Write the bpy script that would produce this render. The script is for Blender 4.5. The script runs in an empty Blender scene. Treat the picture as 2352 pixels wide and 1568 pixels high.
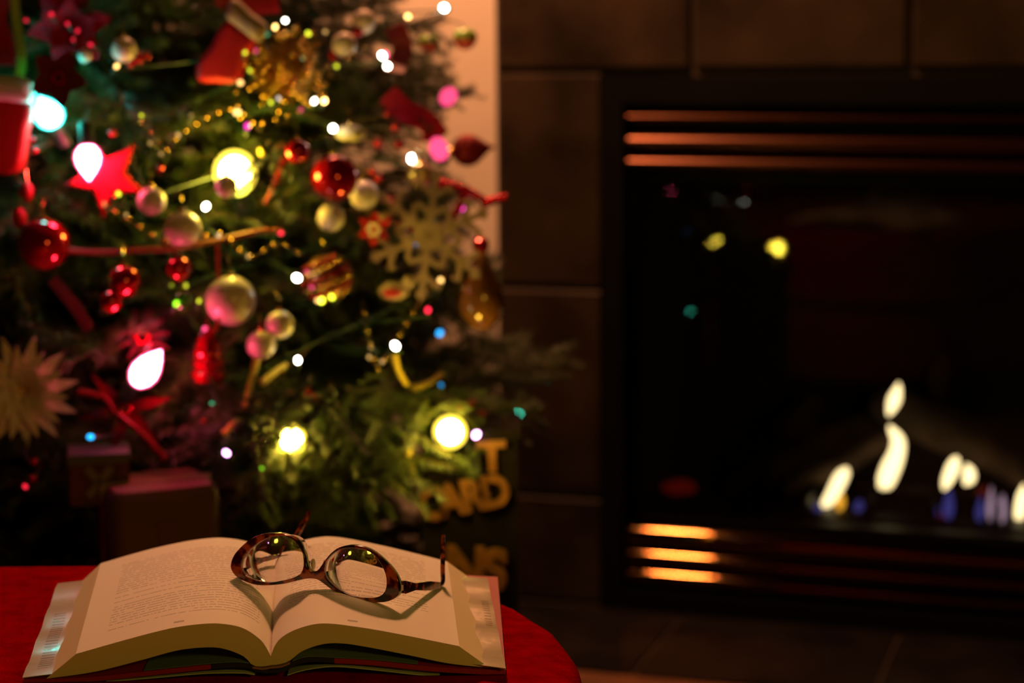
import bpy, bmesh, math, random
from mathutils import Vector, Matrix, noise
random.seed(7)
sc = bpy.context.scene
col = sc.collection
R = math.radians

# ------------------------------------------------------------------ camera, world, light, exposure
FPX, CX, CY = 4600.0, 1176.0, 784.0            # focal length in pixels of the 2352 x 1568 frame
CAM = Vector((0, 0, .88))
PITCH = math.atan((784 - 80) / FPX)
ROT = Matrix.Rotation(math.pi / 2 - PITCH, 3, 'X') @ Matrix.Rotation(R(-.5), 3, 'Z')
cd = bpy.data.cameras.new('camera'); cam = bpy.data.objects.new('camera', cd); col.objects.link(cam)
cam.location = CAM; cam.rotation_euler = ROT.to_euler()
cd.sensor_width = 36; cd.lens = FPX / 2352 * 36; cd.clip_start = .05; cd.clip_end = 60
cd.dof.use_dof = True; cd.dof.focus_distance = 1.40; cd.dof.aperture_fstop = 4.6
sc.camera = cam
w = bpy.data.worlds.new('room_air'); sc.world = w; w.use_nodes = True
w.node_tree.nodes['Background'].inputs[0].default_value = (1, .5, .3, 1)
w.node_tree.nodes['Background'].inputs[1].default_value = .0035
def lamp(name, loc, power, color, radius):
    l = bpy.data.lights.new(name, 'POINT'); l.energy = power; l.color = color; l.shadow_soft_size = radius
    o = bpy.data.objects.new(name, l); col.objects.link(o); o.location = loc
    return o
KEY = lamp('ceiling_lamp_light', (-.24, 2.72, 1.78), 92, (1, .39, .165), .08)
lamp('fill_light', (.55, .25, 1.05), 9.5, (1, .64, .07), .1)  # unseen fill added near the viewer to brighten the page edges
vs = sc.view_settings
vs.view_transform = 'Standard'; vs.look = 'None'; vs.exposure = 0; vs.gamma = 1; vs.use_curve_mapping = False
sc.cycles.sample_clamp_indirect = 4
sc.cycles.use_adaptive_sampling = True; sc.cycles.adaptive_threshold = .06; sc.cycles.diffuse_bounces = 3; sc.cycles.glossy_bounces = 4
sc.cycles.max_bounces = 8; sc.cycles.transmission_bounces = 6; sc.cycles.transparent_max_bounces = 10

# ------------------------------------------------------------------ geometry of the photograph's lens
def ray(x, y): return ROT @ Vector(((x - CX) / FPX, -(y - CY) / FPX, -1))
def at_y(x, y, Y): d = ray(x, y); return CAM + d * ((Y - CAM.y) / d.y)
def at_z(x, y, Z): d = ray(x, y); return CAM + d * ((Z - CAM.z) / d.z)
def at_plane(x, y, p, n): d = ray(x, y); return CAM + d * ((p - CAM).dot(n) / d.dot(n))
AXIS = Vector((-.47, 2.5, 0))
def tree_r(z): return max(.03, .60 - .26 * z)
def tp(x, y, k=1.05):
    """point on the tree's outer surface (times k) seen at this direction"""
    d = ray(x, y); best = None
    t = 1.5
    while t < 3.3:
        p = CAM + d * (t / d.y)
        q = math.hypot(p.x - AXIS.x, p.y - AXIS.y) - tree_r(p.z) * k
        if q <= 0: return p
        if best is None or q < best[0]: best = (q, p)
        t += .004
    return best[1]

# ------------------------------------------------------------------ materials
MATS = {}
def mat(name, base, rough=.6, metal=0, emit=None, es=0, coat=0, sheen=0, vary=0, vscale=20, bump=0, bscale=200, spec=.5, trans=0, ior=1.5, alpha=1, sss=0):
    if name in MATS: return MATS[name]
    m = bpy.data.materials.new(name); MATS[name] = m; m.use_nodes = True
    nt = m.node_tree; b = nt.nodes['Principled BSDF']
    b.inputs['Base Color'].default_value = (*base, 1); b.inputs['Roughness'].default_value = rough
    b.inputs['Metallic'].default_value = metal; b.inputs['Coat Weight'].default_value = coat
    b.inputs['Coat Roughness'].default_value = .06
    b.inputs['Sheen Weight'].default_value = sheen; b.inputs['Specular IOR Level'].default_value = spec
    b.inputs['Transmission Weight'].default_value = trans; b.inputs['IOR'].default_value = ior
    if sss:
        b.inputs['Subsurface Weight'].default_value = sss; b.inputs['Subsurface Radius'].default_value = (.01, .006, .004)
    if emit:
        b.inputs['Emission Color'].default_value = (*emit, 1); b.inputs['Emission Strength'].default_value = es
    tc = nt.nodes.new('ShaderNodeTexCoord')
    if vary:
        n = nt.nodes.new('ShaderNodeTexNoise'); n.inputs['Scale'].default_value = vscale; n.inputs['Detail'].default_value = 5
        nt.links.new(tc.outputs['Object'], n.inputs['Vector'])
        r = nt.nodes.new('ShaderNodeValToRGB'); r.color_ramp.elements[0].position = .3; r.color_ramp.elements[1].position = .7
        r.color_ramp.elements[0].color = (*[c * (1 - vary) for c in base], 1)
        r.color_ramp.elements[1].color = (*[min(1, c * (1 + vary)) for c in base], 1)
        nt.links.new(n.outputs['Fac'], r.inputs[0]); nt.links.new(r.outputs[0], b.inputs['Base Color'])
    if bump:
        n2 = nt.nodes.new('ShaderNodeTexNoise'); n2.inputs['Scale'].default_value = bscale; n2.inputs['Detail'].default_value = 3
        nt.links.new(tc.outputs['Object'], n2.inputs['Vector'])
        bp = nt.nodes.new('ShaderNodeBump'); bp.inputs['Strength'].default_value = bump; bp.inputs['Distance'].default_value = .002
        nt.links.new(n2.outputs['Fac'], bp.inputs['Height']); nt.links.new(bp.outputs[0], b.inputs['Normal'])
    return m
def glow(name, color, strength):
    if name in MATS: return MATS[name]
    m = bpy.data.materials.new(name); MATS[name] = m; m.use_nodes = True; nt = m.node_tree
    nt.nodes.remove(nt.nodes['Principled BSDF'])
    e = nt.nodes.new('ShaderNodeEmission'); e.inputs[0].default_value = (*color, 1); e.inputs[1].default_value = strength
    nt.links.new(e.outputs[0], nt.nodes['Material Output'].inputs[0])
    return m

# ------------------------------------------------------------------ mesh helpers
WORLD = {}
class MB:
    def __init__(s): s.v = []; s.f = []
    def add(s, vs_, fs):
        n = len(s.v); s.v += [Vector(v) for v in vs_]; s.f += [tuple(i + n for i in f) for f in fs]; return s
    def box(s, lo, hi, M=None):
        x0, y0, z0 = lo; x1, y1, z1 = hi
        vv = [Vector(p) for p in ((x0, y0, z0), (x1, y0, z0), (x1, y1, z0), (x0, y1, z0), (x0, y0, z1), (x1, y0, z1), (x1, y1, z1), (x0, y1, z1))]
        if M: vv = [M @ p for p in vv]
        return s.add(vv, [(0, 3, 2, 1), (4, 5, 6, 7), (0, 1, 5, 4), (1, 2, 6, 5), (2, 3, 7, 6), (3, 0, 4, 7)])
    def tube(s, path, rad, n=8, flat=1.0, up=None, caps=True):
        path = [Vector(p) for p in path]
        if not hasattr(rad, '__len__'): rad = [rad] * len(path)
        rings = []; prev = None
        for i, p in enumerate(path):
            t = (path[min(i + 1, len(path) - 1)] - path[max(i - 1, 0)]).normalized()
            u = Vector(up) if up else (prev if prev else (Vector((0, 0, 1)) if abs(t.z) < .9 else Vector((1, 0, 0))))
            a = (u - t * u.dot(t))
            a = a.normalized() if a.length > 1e-6 else t.orthogonal().normalized()
            prev = a; b = t.cross(a)
            rings.append([p + (a * math.cos(k * 2 * math.pi / n) + b * math.sin(k * 2 * math.pi / n) * flat) * rad[i] for k in range(n)])
        return s.loft(rings, caps)
    def loft(s, rings, caps=True, closed=True):
        n = len(rings[0]); vv = [p for r in rings for p in r]; ff = []
        for i in range(len(rings) - 1):
            for k in range(n if closed else n - 1):
                ff.append((i * n + k, i * n + (k + 1) % n, (i + 1) * n + (k + 1) % n, (i + 1) * n + k))
        if caps and closed:
            ff.append(tuple(range(n - 1, -1, -1))); ff.append(tuple((len(rings) - 1) * n + k for k in range(n)))
        return s.add(vv, ff)
    def lathe(s, prof, c, n=20, axis=(0, 0, 1)):
        """prof: (radius, height) pairs along the axis from c"""
        c = Vector(c); q = Vector((0, 0, 1)).rotation_difference(Vector(axis).normalized())
        rings = [[c + q @ Vector((max(r, 1e-5) * math.cos(2 * math.pi * k / n), max(r, 1e-5) * math.sin(2 * math.pi * k / n), h)) for k in range(n)] for r, h in prof]
        return s.loft(rings)
    def ball(s, c, r, n=20, m=12, sc_=(1, 1, 1), q=None):
        c = Vector(c); rings = []
        for i in range(m + 1):
            th = math.pi * i / m; rr = max(math.sin(th), 1e-4)
            ring = []
            for k in range(n):
                p = Vector((rr * math.cos(2 * math.pi * k / n) * sc_[0], rr * math.sin(2 * math.pi * k / n) * sc_[1], -math.cos(th) * sc_[2])) * r
                ring.append(c + (q @ p if q else p))
            rings.append(ring)
        return s.loft(rings)
    def mesh(s, name, smooth=True):
        me = bpy.data.meshes.new(name); me.from_pydata([tuple(v) for v in s.v], [], s.f); me.update()
        bm = bmesh.new(); bm.from_mesh(me)
        bmesh.ops.recalc_face_normals(bm, faces=bm.faces); bm.to_mesh(me); bm.free()
        if smooth:
            for p in me.polygons: p.use_smooth = True
            try: me.set_sharp_from_angle(angle=R(42))
            except Exception: pass
        return me
    def build(s, name, m, parent=None, local=False, origin=None, smooth=True):
        if parent is not None and not local:
            Mi = WORLD[parent].inverted(); s.v = [Mi @ v for v in s.v]
        o0 = None
        if parent is None:
            o0 = Vector(origin) if origin is not None else Vector((0, 0, 0))
            s.v = [v - o0 for v in s.v]
        me = s.mesh(name, smooth); me.materials.append(m)
        o = bpy.data.objects.new(name, me); col.objects.link(o)
        if parent is not None: o.parent = parent; WORLD[o] = WORLD[parent]
        else: o.location = o0; WORLD[o] = Matrix.Translation(o0)
        return o
def link(name, me, parent, loc, rot=None, scale=None):
    """another object on shared mesh data; loc in the parent's frame"""
    o = bpy.data.objects.new(name, me); col.objects.link(o); o.parent = parent; o.location = loc
    if rot is not None: o.rotation_euler = rot
    if scale is not None: o.scale = (scale,) * 3 if not hasattr(scale, '__len__') else scale
    return o
def tag(o, label=None, cat=None, group=None, kind=None):
    if label: o['label'] = label
    if cat: o['category'] = cat
    if group: o['group'] = group
    if kind: o['kind'] = kind
    return o
def thing(name, label, cat, loc, rz=0, group=None):
    o = bpy.data.objects.new(name, None); col.objects.link(o); o.empty_display_size = .02
    o.location = loc; o.rotation_euler = (0, 0, rz)
    WORLD[o] = Matrix.Translation(Vector(loc)) @ Matrix.Rotation(rz, 4, 'Z')
    return tag(o, label, cat, group)
def smooth_loop(pts, sub=5, closed=True):
    out = []; n = len(pts)
    for i in range(n if closed else n - 1):
        g = lambda j: Vector(pts[j % n]) if closed else Vector(pts[max(0, min(n - 1, j))])
        p0, p1, p2, p3 = g(i - 1), g(i), g(i + 1), g(i + 2)
        for k in range(sub):
            t = k / sub
            out.append(.5 * ((2 * p1) + (p2 - p0) * t + (2 * p0 - 5 * p1 + 4 * p2 - p3) * t * t + (3 * p1 - p0 - 3 * p2 + p3) * t ** 3))
    if not closed: out.append(Vector(pts[-1]))
    return out
def plate(loops, ext, bev, res=2):
    """mesh of a flat outline with holes, ext half thickness, rounded by bev; in x,y with thickness along z"""
    cu = bpy.data.curves.new('outline', 'CURVE'); cu.dimensions = '2D'; cu.fill_mode = 'BOTH'
    cu.extrude = ext; cu.bevel_depth = bev; cu.bevel_resolution = res; cu.offset = -bev
    for lp in loops:
        sp = cu.splines.new('POLY'); sp.points.add(len(lp) - 1); sp.use_cyclic_u = True
        for i, p in enumerate(lp): sp.points[i].co = (p[0], p[1], 0, 1)
    ob = bpy.data.objects.new('outline', cu); me = bpy.data.meshes.new_from_object(ob)
    bpy.data.objects.remove(ob); bpy.data.curves.remove(cu)
    mb = MB(); mb.add([v.co for v in me.vertices], [tuple(p.vertices) for p in me.polygons]); bpy.data.meshes.remove(me)
    return mb
def facing(mb, origin, xa=(1, 0, 0), ya=(0, 0, 1)):
    """move a plate from x,y to a plane in the room"""
    xa = Vector(xa).normalized(); ya = Vector(ya); ya = (ya - xa * ya.dot(xa)).normalized(); za = xa.cross(ya)
    o = Vector(origin); mb.v = [o + xa * v.x + ya * v.y + za * v.z for v in mb.v]; return mb
def shape_px(pts, c, Y, ext, bev, sub=4, smooth=True, tilt=0):
    """a rounded plate whose outline is given in picture pixels about c, standing at distance Y"""
    k = Y / FPX
    lp = [((x - c[0]) * k, -(y - c[1]) * k) for x, y in pts]
    if smooth: lp = [tuple(p) for p in smooth_loop([Vector((a, b)) for a, b in lp], sub)]
    mb = plate([lp], ext, bev)
    a = R(tilt)
    return facing(mb, at_y(c[0], c[1], Y), (math.cos(a), math.sin(a), 0), (0, 0, 1))

# ------------------------------------------------------------------ the setting
YAW = R(-18)
W0 = at_z(1389, 1391, 0)
FRAME = Matrix.Translation(W0) @ Matrix.Rotation(YAW, 4, 'Z')      # x along the fireplace wall, y into it
FI = FRAME.inverted()
NW = (FRAME.to_3x3() @ Vector((0, 1, 0)))
def wl(x, y, ly=0):
    p = FI @ at_plane(x, y, FRAME @ Vector((0, ly, 0)), NW); return p.x, p.z
def fl(x, y): p = FI @ at_z(x, y, 0); return p.x, p.y

m_pale = mat('pale_plaster', (.85, .74, .62), .85, vary=.05, vscale=6, bump=.15, bscale=120)
m_tile = mat('brown_slate_tile', (.030, .019, .011), .5, vary=.55, vscale=9, bump=.4, bscale=25, spec=.15)
m_grout = mat('brown_grout', (.05, .033, .02), .9)
m_hearth = mat('dark_hearth_tile', (.010, .008, .007), .45, vary=.5, vscale=9, bump=.3, bscale=25, spec=.12)
m_wood = mat('oak_floor', (.15, .06, .022), .5, vary=.3, vscale=14)
m_under = mat('subfloor', (.05, .03, .02), .9)

def structure(mb, name, m, loc=True):
    mb.v = [FRAME @ v for v in mb.v]; o = mb.build(name, m); return tag(o, kind='structure')
EDGE = wl(1138, 300)[0]
wall = structure(MB().box((-3.2, .012, 0), (EDGE, .14, 2.5)), 'wall_back', m_pale)
TOPZ = wl(1386, 176)[1]
g = MB()
g.box((EDGE, .006, 0), (0, .14, 2.5)); g.box((0, .006, TOPZ), (1.12, .14, 2.5)); g.box((1.12, .006, 0), (2.4, .14, 2.5))
chim = structure(g, 'wall_chimney', m_grout)
WORLD[chim] = Matrix.Identity(4)
zr = [wl(1270, 1135)[1], wl(1270, 660)[1], wl(1270, 163)[1]]
th = (zr[2] - zr[0]) / 2
rows = [zr[0] - th, zr[0], zr[1], zr[2], zr[2] + th, zr[2] + 2 * th]
xg = [wl(1590, 90)[0], wl(2090, 90)[0]]; tw = xg[1] - xg[0]
def tile(x0, x1, z0, z1):
    j = .0035; e = .004
    lo = [x0 + j, z0 + j]; hi = [x1 - j, z1 - j]
    d = random.uniform(-.001, .001)
    a = [(lo[0], .03, lo[1]), (hi[0], .03, lo[1]), (hi[0], .03, hi[1]), (lo[0], .03, hi[1])]
    b = [(lo[0], .004 + d, lo[1]), (hi[0], .004 + d, lo[1]), (hi[0], .004 + d, hi[1]), (lo[0], .004 + d, hi[1])]
    c = [(lo[0] + e, d - .001, lo[1] + e), (hi[0] - e, d - .001, lo[1] + e), (hi[0] - e, d - .001, hi[1] - e), (lo[0] + e, d - .001, hi[1] - e)]
    mb = MB().loft([[Vector(p) for p in r] for r in (a, b, c)])
    mb.v = [FRAME @ v for v in mb.v]
    mb.build('tile', m_tile, chim, smooth=False)
for i in range(3): tile(EDGE, 0, max(0, rows[i]), rows[i + 1])
for i in (3, 4):
    xs = [EDGE, xg[0], xg[1], xg[1] + tw, xg[1] + 2 * tw]
    for a, b in zip(xs, xs[1:]): tile(a, b, rows[i], rows[i + 1])
HD = -.32
hx = [fl(1540, 1445)[0], fl(2050, 1490)[0]]; hw = hx[1] - hx[0]
hearth = structure(MB().box((EDGE - .3, HD, -.03), (2.4, .006, -.002)), 'floor_hearth', m_grout)
WORLD[hearth] = Matrix.Identity(4)
for i in range(-2, 5):
    x0, x1 = hx[0] + i * hw, hx[0] + (i + 1) * hw
    mb = MB().box((x0 + .003, HD + .004, -.02), (x1 - .003, -.016, .002)); mb.v = [FRAME @ v for v in mb.v]
    mb.build('tile', m_hearth, hearth, smooth=False)
floor = structure(MB().box((-2.6, -3.4, -.05), (2.4, HD, -.014)).box((-2.6, HD, -.05), (EDGE - .3, .012, -.014)), 'floor', m_under)
WORLD[floor] = Matrix.Identity(4)
def plank(x0, x1, y0, y1):
    mb = MB().box((x0 + .0008, y0 + .0008, -.014), (x1 - .0008, y1 - .0008, random.uniform(-.0006, .0004)))
    mb.v = [FRAME @ v for v in mb.v]; mb.build('plank', m_wood, floor, smooth=False)
y = HD; k = 0
while y > -3.3:
    off = -2.6 + [0, .7, .3, 1.0][k % 4]; k += 1
    xs = [-2.6] + [off + i * 1.5 for i in range(5) if -2.5 < off + i * 1.5 < 2.3] + [2.4]
    for a, b in zip(xs, xs[1:]): plank(a, b, y - .1, y)
    y -= .1
for i in range(4): plank(-2.6, EDGE - .3, HD + i * .08, HD + (i + 1) * .08)
base = MB().box((-3.2, -.004, 0), (EDGE - .004, .012, .085)); structure(base, 'baseboard_back', mat('white_trim', (.6, .55, .5), .5))

# ------------------------------------------------------------------ fireplace insert
m_black = mat('black_enamel', (.005, .004, .004), .5, spec=.08)
m_soot = mat('sooty_firebox', (.02, .015, .012), .95, vary=.4, vscale=15)
m_brass = mat('antique_brass', (.27, .14, .05), .05, 1)
m_bronze = mat('dark_bronze', (.085, .034, .02), .28, 1)
fp = thing('fireplace', 'black built-in gas fireplace with glass front and metal louvres', 'fireplace', W0, YAW)
FW = 1.12
fx = wl(1440, 800, -.01)[0]
zt = [wl(1440, v, -.012)[1] for v in (270, 330, 376)]
zb = [wl(1440, v, -.012)[1] for v in (1232, 1280, 1323)]
zg0, zg1 = wl(1440, 1196, 0)[1], wl(1440, 398, 0)[1]
mb = MB()
mb.box((0, -.02, 0), (fx - .004, .06, TOPZ)); mb.box((FW - fx + .004, -.02, 0), (FW, .06, TOPZ))
mb.box((fx - .004, -.02, zt[0] + .022), (FW - fx + .004, .06, TOPZ)); mb.box((fx - .004, -.02, 0), (FW - fx + .004, .06, zb[2] - .02))
mb.build('frame', m_black, fp, local=True, smooth=False)
for a_, b_ in ((zg1, zt[0] + .022), (zb[2] - .02, zg0)): MB().box((fx - .004, .03, a_), (FW - fx + .004, .06, b_)).build('vent_back', m_black, fp, local=True, smooth=False)
def louvre(z, h, m, d=.014):
    prof = []
    for i in range(13):
        a = math.pi * (i / 12 - .5); prof.append((-d * math.cos(a), math.sin(a) * h / 2))
    prof += [(.008, h / 2), (.008, -h / 2)]
    r0 = [Vector((fx, p[0], z + p[1])) for p in prof]; r1 = [Vector((FW - fx, p[0], z + p[1])) for p in prof]
    MB().loft([r0, r1]).build('louvre', m, fp, local=True)
for z, h in zip(zt, (.016, .028, .022)): louvre(z, h, m_bronze)
for z, h in zip(zb, (.034, .026, .024)): louvre(z, h, m_brass)
# inner door frame and glass
mb = MB(); gx = wl(1470, 800, .02)[0]
mb.box((fx, .005, zg0), (gx, .03, zg1)); mb.box((FW - gx, .005, zg0), (FW - fx, .03, zg1))
mb.box((gx, .005, zg1 - .012), (FW - gx, .03, zg1)); mb.box((gx, .005, zg0), (FW - gx, .03, zg0 + .012))
mb.build('glass_door_frame', m_black, fp, local=True, smooth=False)
m_glass = bpy.data.materials.new('fire_glass'); m_glass.use_nodes = True
nt = m_glass.node_tree; nt.nodes.remove(nt.nodes['Principled BSDF'])
fr = nt.nodes.new('ShaderNodeFresnel'); fr.inputs[0].default_value = 1.3
tr = nt.nodes.new('ShaderNodeBsdfTransparent'); tr.inputs[0].default_value = (.82, .82, .82, 1)
gl = nt.nodes.new('ShaderNodeBsdfGlossy'); gl.inputs['Roughness'].default_value = .0
mx = nt.nodes.new('ShaderNodeMixShader')
nt.links.new(fr.outputs[0], mx.inputs[0]); nt.links.new(tr.outputs[0], mx.inputs[1]); nt.links.new(gl.outputs[0], mx.inputs[2])
nt.links.new(mx.outputs[0], nt.nodes['Material Output'].inputs[0])
MB().box((gx, .010, zg0 + .012), (FW - gx, .0105, zg1 - .012)).build('glass_pane', m_glass, fp, local=True, smooth=False)
DB = .40; fz = zg0 - .005
mb = MB(); i0 = gx - .01; i1 = FW - i0
mb.box((i0 - .02, .06, fz - .02), (i1 + .02, DB, fz)); mb.box((i0 - .02, .06, zg1), (i1 + .02, DB, zg1 + .02))
mb.box((i0 - .02, .06, fz), (i0, DB, zg1)); mb.box((i1, .06, fz), (i1 + .02, DB, zg1)); mb.box((i0 - .02, DB, fz - .02), (i1 + .02, DB + .02, zg1 + .02))
mb.build('firebox', m_soot, fp, local=True, smooth=False)
mb = MB().box((.22, .09, fz), (.95, .30, fz + .012)); mb.build('burner_tray', m_black, fp, local=True, smooth=False)
for i in range(9): MB().box((.20 + i * .095, .075, fz), (.208 + i * .095, .33, fz + .04)).build('grate_bar', m_black, fp, local=True, smooth=False)

m_log = mat('charred_log', (.055, .030, .017), .9, vary=.6, vscale=25, bump=.9, bscale=60)
def log(p0, p1, r0, r1, label):
    a = FRAME @ Vector(p0); b = FRAME @ Vector(p1); path = []; rad = []
    for i in range(13):
        t = i / 12; p = a.lerp(b, t) + Vector(noise.noise_vector(Vector((t * 3, r0 * 90, 1)))) * .012
        path.append(p); rad.append((r0 + (r1 - r0) * t) * (1 + .18 * noise.noise(Vector((t * 6, r1 * 50, 3)))) * (.8 if i in (0, 12) else 1))
    root = thing('log', label, 'log', a, 0, 'logs in the gas fire')
    MB().tube(path, rad, 12, caps=False).build('bark', m_log, root)
    for e, q in ((0, 1), (12, 11)):
        t = (path[e] - path[q]).normalized()
        MB().lathe([(rad[e], 0), (rad[e] * .9, .004), (.001, .005)], path[e], 12, t).build('cut_end', mat('burnt_end', (.1, .055, .03), .9, vary=.5, vscale=60), root)
def fp_px(x, y, ly): a, b = wl(x, y, ly); return (a, ly, b)
log(fp_px(1690, 1135, .27), fp_px(2080, 940, .30), .036, .030, 'charred log leaning up from the lower end of the fire to the peak')
log(fp_px(2020, 925, .26), fp_px(2420, 1085, .20), .034, .042, 'charred log sloping down from the peak behind the paired flames')
log(fp_px(1830, 1160, .30), fp_px(2330, 1165, .30), .034, .034, 'charred log lying flat along the back of the fire')
log(fp_px(1800, 1125, .19), fp_px(2060, 1000, .22), .020, .016, 'thin charred branch propped below the tall flame')
log(fp_px(2130, 1010, .31), fp_px(2170, 830, .34), .024, .018, 'upright charred branch standing behind the top flame')
log(fp_px(1800, 1000, .35), fp_px(1870, 920, .36), .03, .028, 'short charred stump in the dark rear corner of the fire')
m_ember = mat('glowing_ember', (.08, .01, .005), .9, emit=(1, .03, .01), es=.05, vary=.5, vscale=60)
def pebble(c, r, seed, sq=(1.3, 1, .7)):
    mb = MB().ball(c, r, 12, 8, sq)
    mb.v = [v + (v - Vector(c)) * .35 * noise.noise(v * 40 + Vector((seed, 0, 0))) for v in mb.v]; return mb
c = FRAME @ Vector(fp_px(1562, 1118, .2)); tag(pebble(c, .021, 3, (1.5, 1, .6)).build('ember_coal', m_ember, origin=c), 'dull red coal lying alone near the fireplace corner', 'coal')
for i, (x, y) in enumerate(((2165, 1190), (2260, 1130))):
    c = FRAME @ Vector(fp_px(x, y, .13)); tag(pebble(c, .011, 7 + i, (1, 1, .8)).build('ember_coal', m_ember, origin=c), ['small red ember below the paired flames', 'small red ember right behind the blue flame row'][i], 'coal')

def flame_mat(name, colr, strength):
    m = bpy.data.materials.new(name); m.use_nodes = True; nt = m.node_tree; nt.nodes.remove(nt.nodes['Principled BSDF'])
    e = nt.nodes.new('ShaderNodeEmission'); e.inputs[0].default_value = (*colr, 1); e.inputs[1].default_value = strength
    t = nt.nodes.new('ShaderNodeBsdfTransparent'); lw = nt.nodes.new('ShaderNodeLayerWeight'); lw.inputs[0].default_value = .45
    mx = nt.nodes.new('ShaderNodeMixShader'); nt.links.new(lw.outputs['Facing'], mx.inputs[0]); nt.links.new(e.outputs[0], mx.inputs[1]); nt.links.new(t.outputs[0], mx.inputs[2])
    nt.links.new(mx.outputs[0], nt.nodes['Material Output'].inputs[0]); return m
m_flame = flame_mat('yellow_flame', (1, .76, .36), 3.6); m_orange = flame_mat('orange_flame', (1, .45, .03), 1.6); m_blue = flame_mat('blue_flame', (.22, .2, 1), .22); m_violet = flame_mat('violet_flame', (.7, .45, .6), .7)
def flame(pts, m, label, ly=.15, name='flame'):
    ps = smooth_loop([Vector(fp_px(x, y, ly)) for x, y, r in pts], 4, False); rs = smooth_loop([Vector((r, 0)) for x, y, r in pts], 4, False)
    path = [FRAME @ p for p in ps]; rad = [max(r.x, .5) * 2.6 / FPX for r in rs]
    o = MB().tube(path, rad, 14, flat=.75, up=(1, 0, 0)).build(name, m, origin=path[0]); return tag(o, label, 'flame', 'gas flames')
flame([(1882, 1176, 2), (1893, 1163, 12), (1912, 1135, 18), (1930, 1100, 20), (1941, 1082, 14), (1945, 1073, 2)], m_flame, 'slanted yellow flame at the near end of the fire')
flame([(2018, 1108, 3), (2030, 1112, 22), (2046, 1075, 27), (2060, 1040, 22), (2062, 1010, 18), (2047, 985, 8), (2043, 976, 1)], m_flame, 'tallest yellow flame rising up the middle of the logs')
flame([(2040, 954, 2), (2045, 943, 10), (2054, 918, 18), (2062, 893, 10), (2064, 878, 1)], m_flame, 'small detached flame tip floating above the tallest flame')
flame([(2168, 1124, 3), (2175, 1105, 14), (2188, 1075, 18), (2195, 1056, 12), (2199, 1048, 1)], m_flame, 'larger of the two paired flames')
flame([(2215, 1112, 4), (2225, 1100, 17), (2225, 1080, 15), (2220, 1066, 2)], m_flame, 'smaller rounded flame of the pair')
flame([(2338, 1204, 4), (2342, 1180, 14), (2348, 1140, 14), (2352, 1112, 2)], m_flame, 'upright flame at the frame edge by the blue flames')
flame([(1928, 1172, 4), (1929, 1158, 13), (1932, 1140, 8), (1934, 1132, 1)], m_orange, 'little orange flame at the foot of the slanted flame', .13)
for x, y, h, r, l in ((1880, 1178, 26, 12, 'faint blue gas flame left of the orange flame'), (1972, 1176, 30, 14, 'faint blue gas flame between the slanted and tallest flames'), (2178, 1196, 75, 16, 'tall dim blue flame under the paired flames'), (2145, 1190, 35, 14, 'dim blue flame low beside the tall dim blue one'), (2250, 1200, 60, 12, 'pale blue flame among the row near the picture edge')):
    flame([(x, y, 2), (x, y - h * .3, r), (x + 2, y - h * .7, r * .7), (x + 3, y - h, 1)], m_blue, l, .12)
for x, y, h, r, l in ((2300, 1204, 70, 14, 'pale violet flame beside the upright edge flame'), (2274, 1196, 80, 9, 'thin pale violet flame second from the upright edge flame')):
    flame([(x, y, 2), (x, y - h * .3, r), (x + 2, y - h * .7, r * .7), (x + 3, y - h, 1)], m_violet, l, .12)

# ------------------------------------------------------------------ red ottoman
TZ = .45
m_red = mat('red_felt', (.30, .0006, .0012), .95, vary=.3, vscale=60, bump=.6, bscale=420, spec=0)
ot = thing('ottoman', 'red felt-covered ottoman with rounded corner under the open book', 'ottoman', (-.45, 1.18, 0))
X0, X1, Y0, Y1, CR = -.95, .048, .70, 1.632, .29
def rrect(ins, z, n=16):
    r = max(CR - ins, .02); out = []
    for cx_, cy_, a0 in ((X1 - CR, Y1 - CR, 0), (X0 + CR, Y1 - CR, 90), (X0 + CR, Y0 + CR, 180), (X1 - CR, Y0 + CR, 270)):
        for i in range(n):
            a = R(a0 + 90 * i / (n - 1)); dz = .0022 * noise.noise(Vector((math.cos(a) * 7 + cx_ * 9, math.sin(a) * 7 + cy_ * 9, 1)))
            out.append(Vector((cx_ + r * math.cos(a), cy_ + r * math.sin(a), z + dz)))
    return out
rings = [rrect(0, .30), rrect(0, .425)] + [rrect(.022 * (1 - math.cos(a * math.pi / 12)), .425 + .023 * math.sin(a * math.pi / 12)) for a in range(1, 7)]
rings += [rrect(.05, .4495), rrect(.15, .4499), rrect(.27, TZ)]
MB().loft(rings).build('cushion', m_red, ot)
MB().loft([rrect(.012, .12), rrect(.012, .30)]).build('base', m_red, ot)
MB().tube([p for p in rrect(-.003, .30)] + [rrect(-.003, .30)[0]], .005, 8).build('piping', m_red, ot)
for x, yy in ((X0 + .2, Y0 + .2), (X1 - .2, Y0 + .2), (X0 + .2, Y1 - .2), (X1 - .2, Y1 - .2)):
    MB().lathe([(.018, 0), (.026, .12)], (x, yy, 0), 14).build('leg', mat('dark_leg_wood', (.05, .025, .015), .5), ot)

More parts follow.
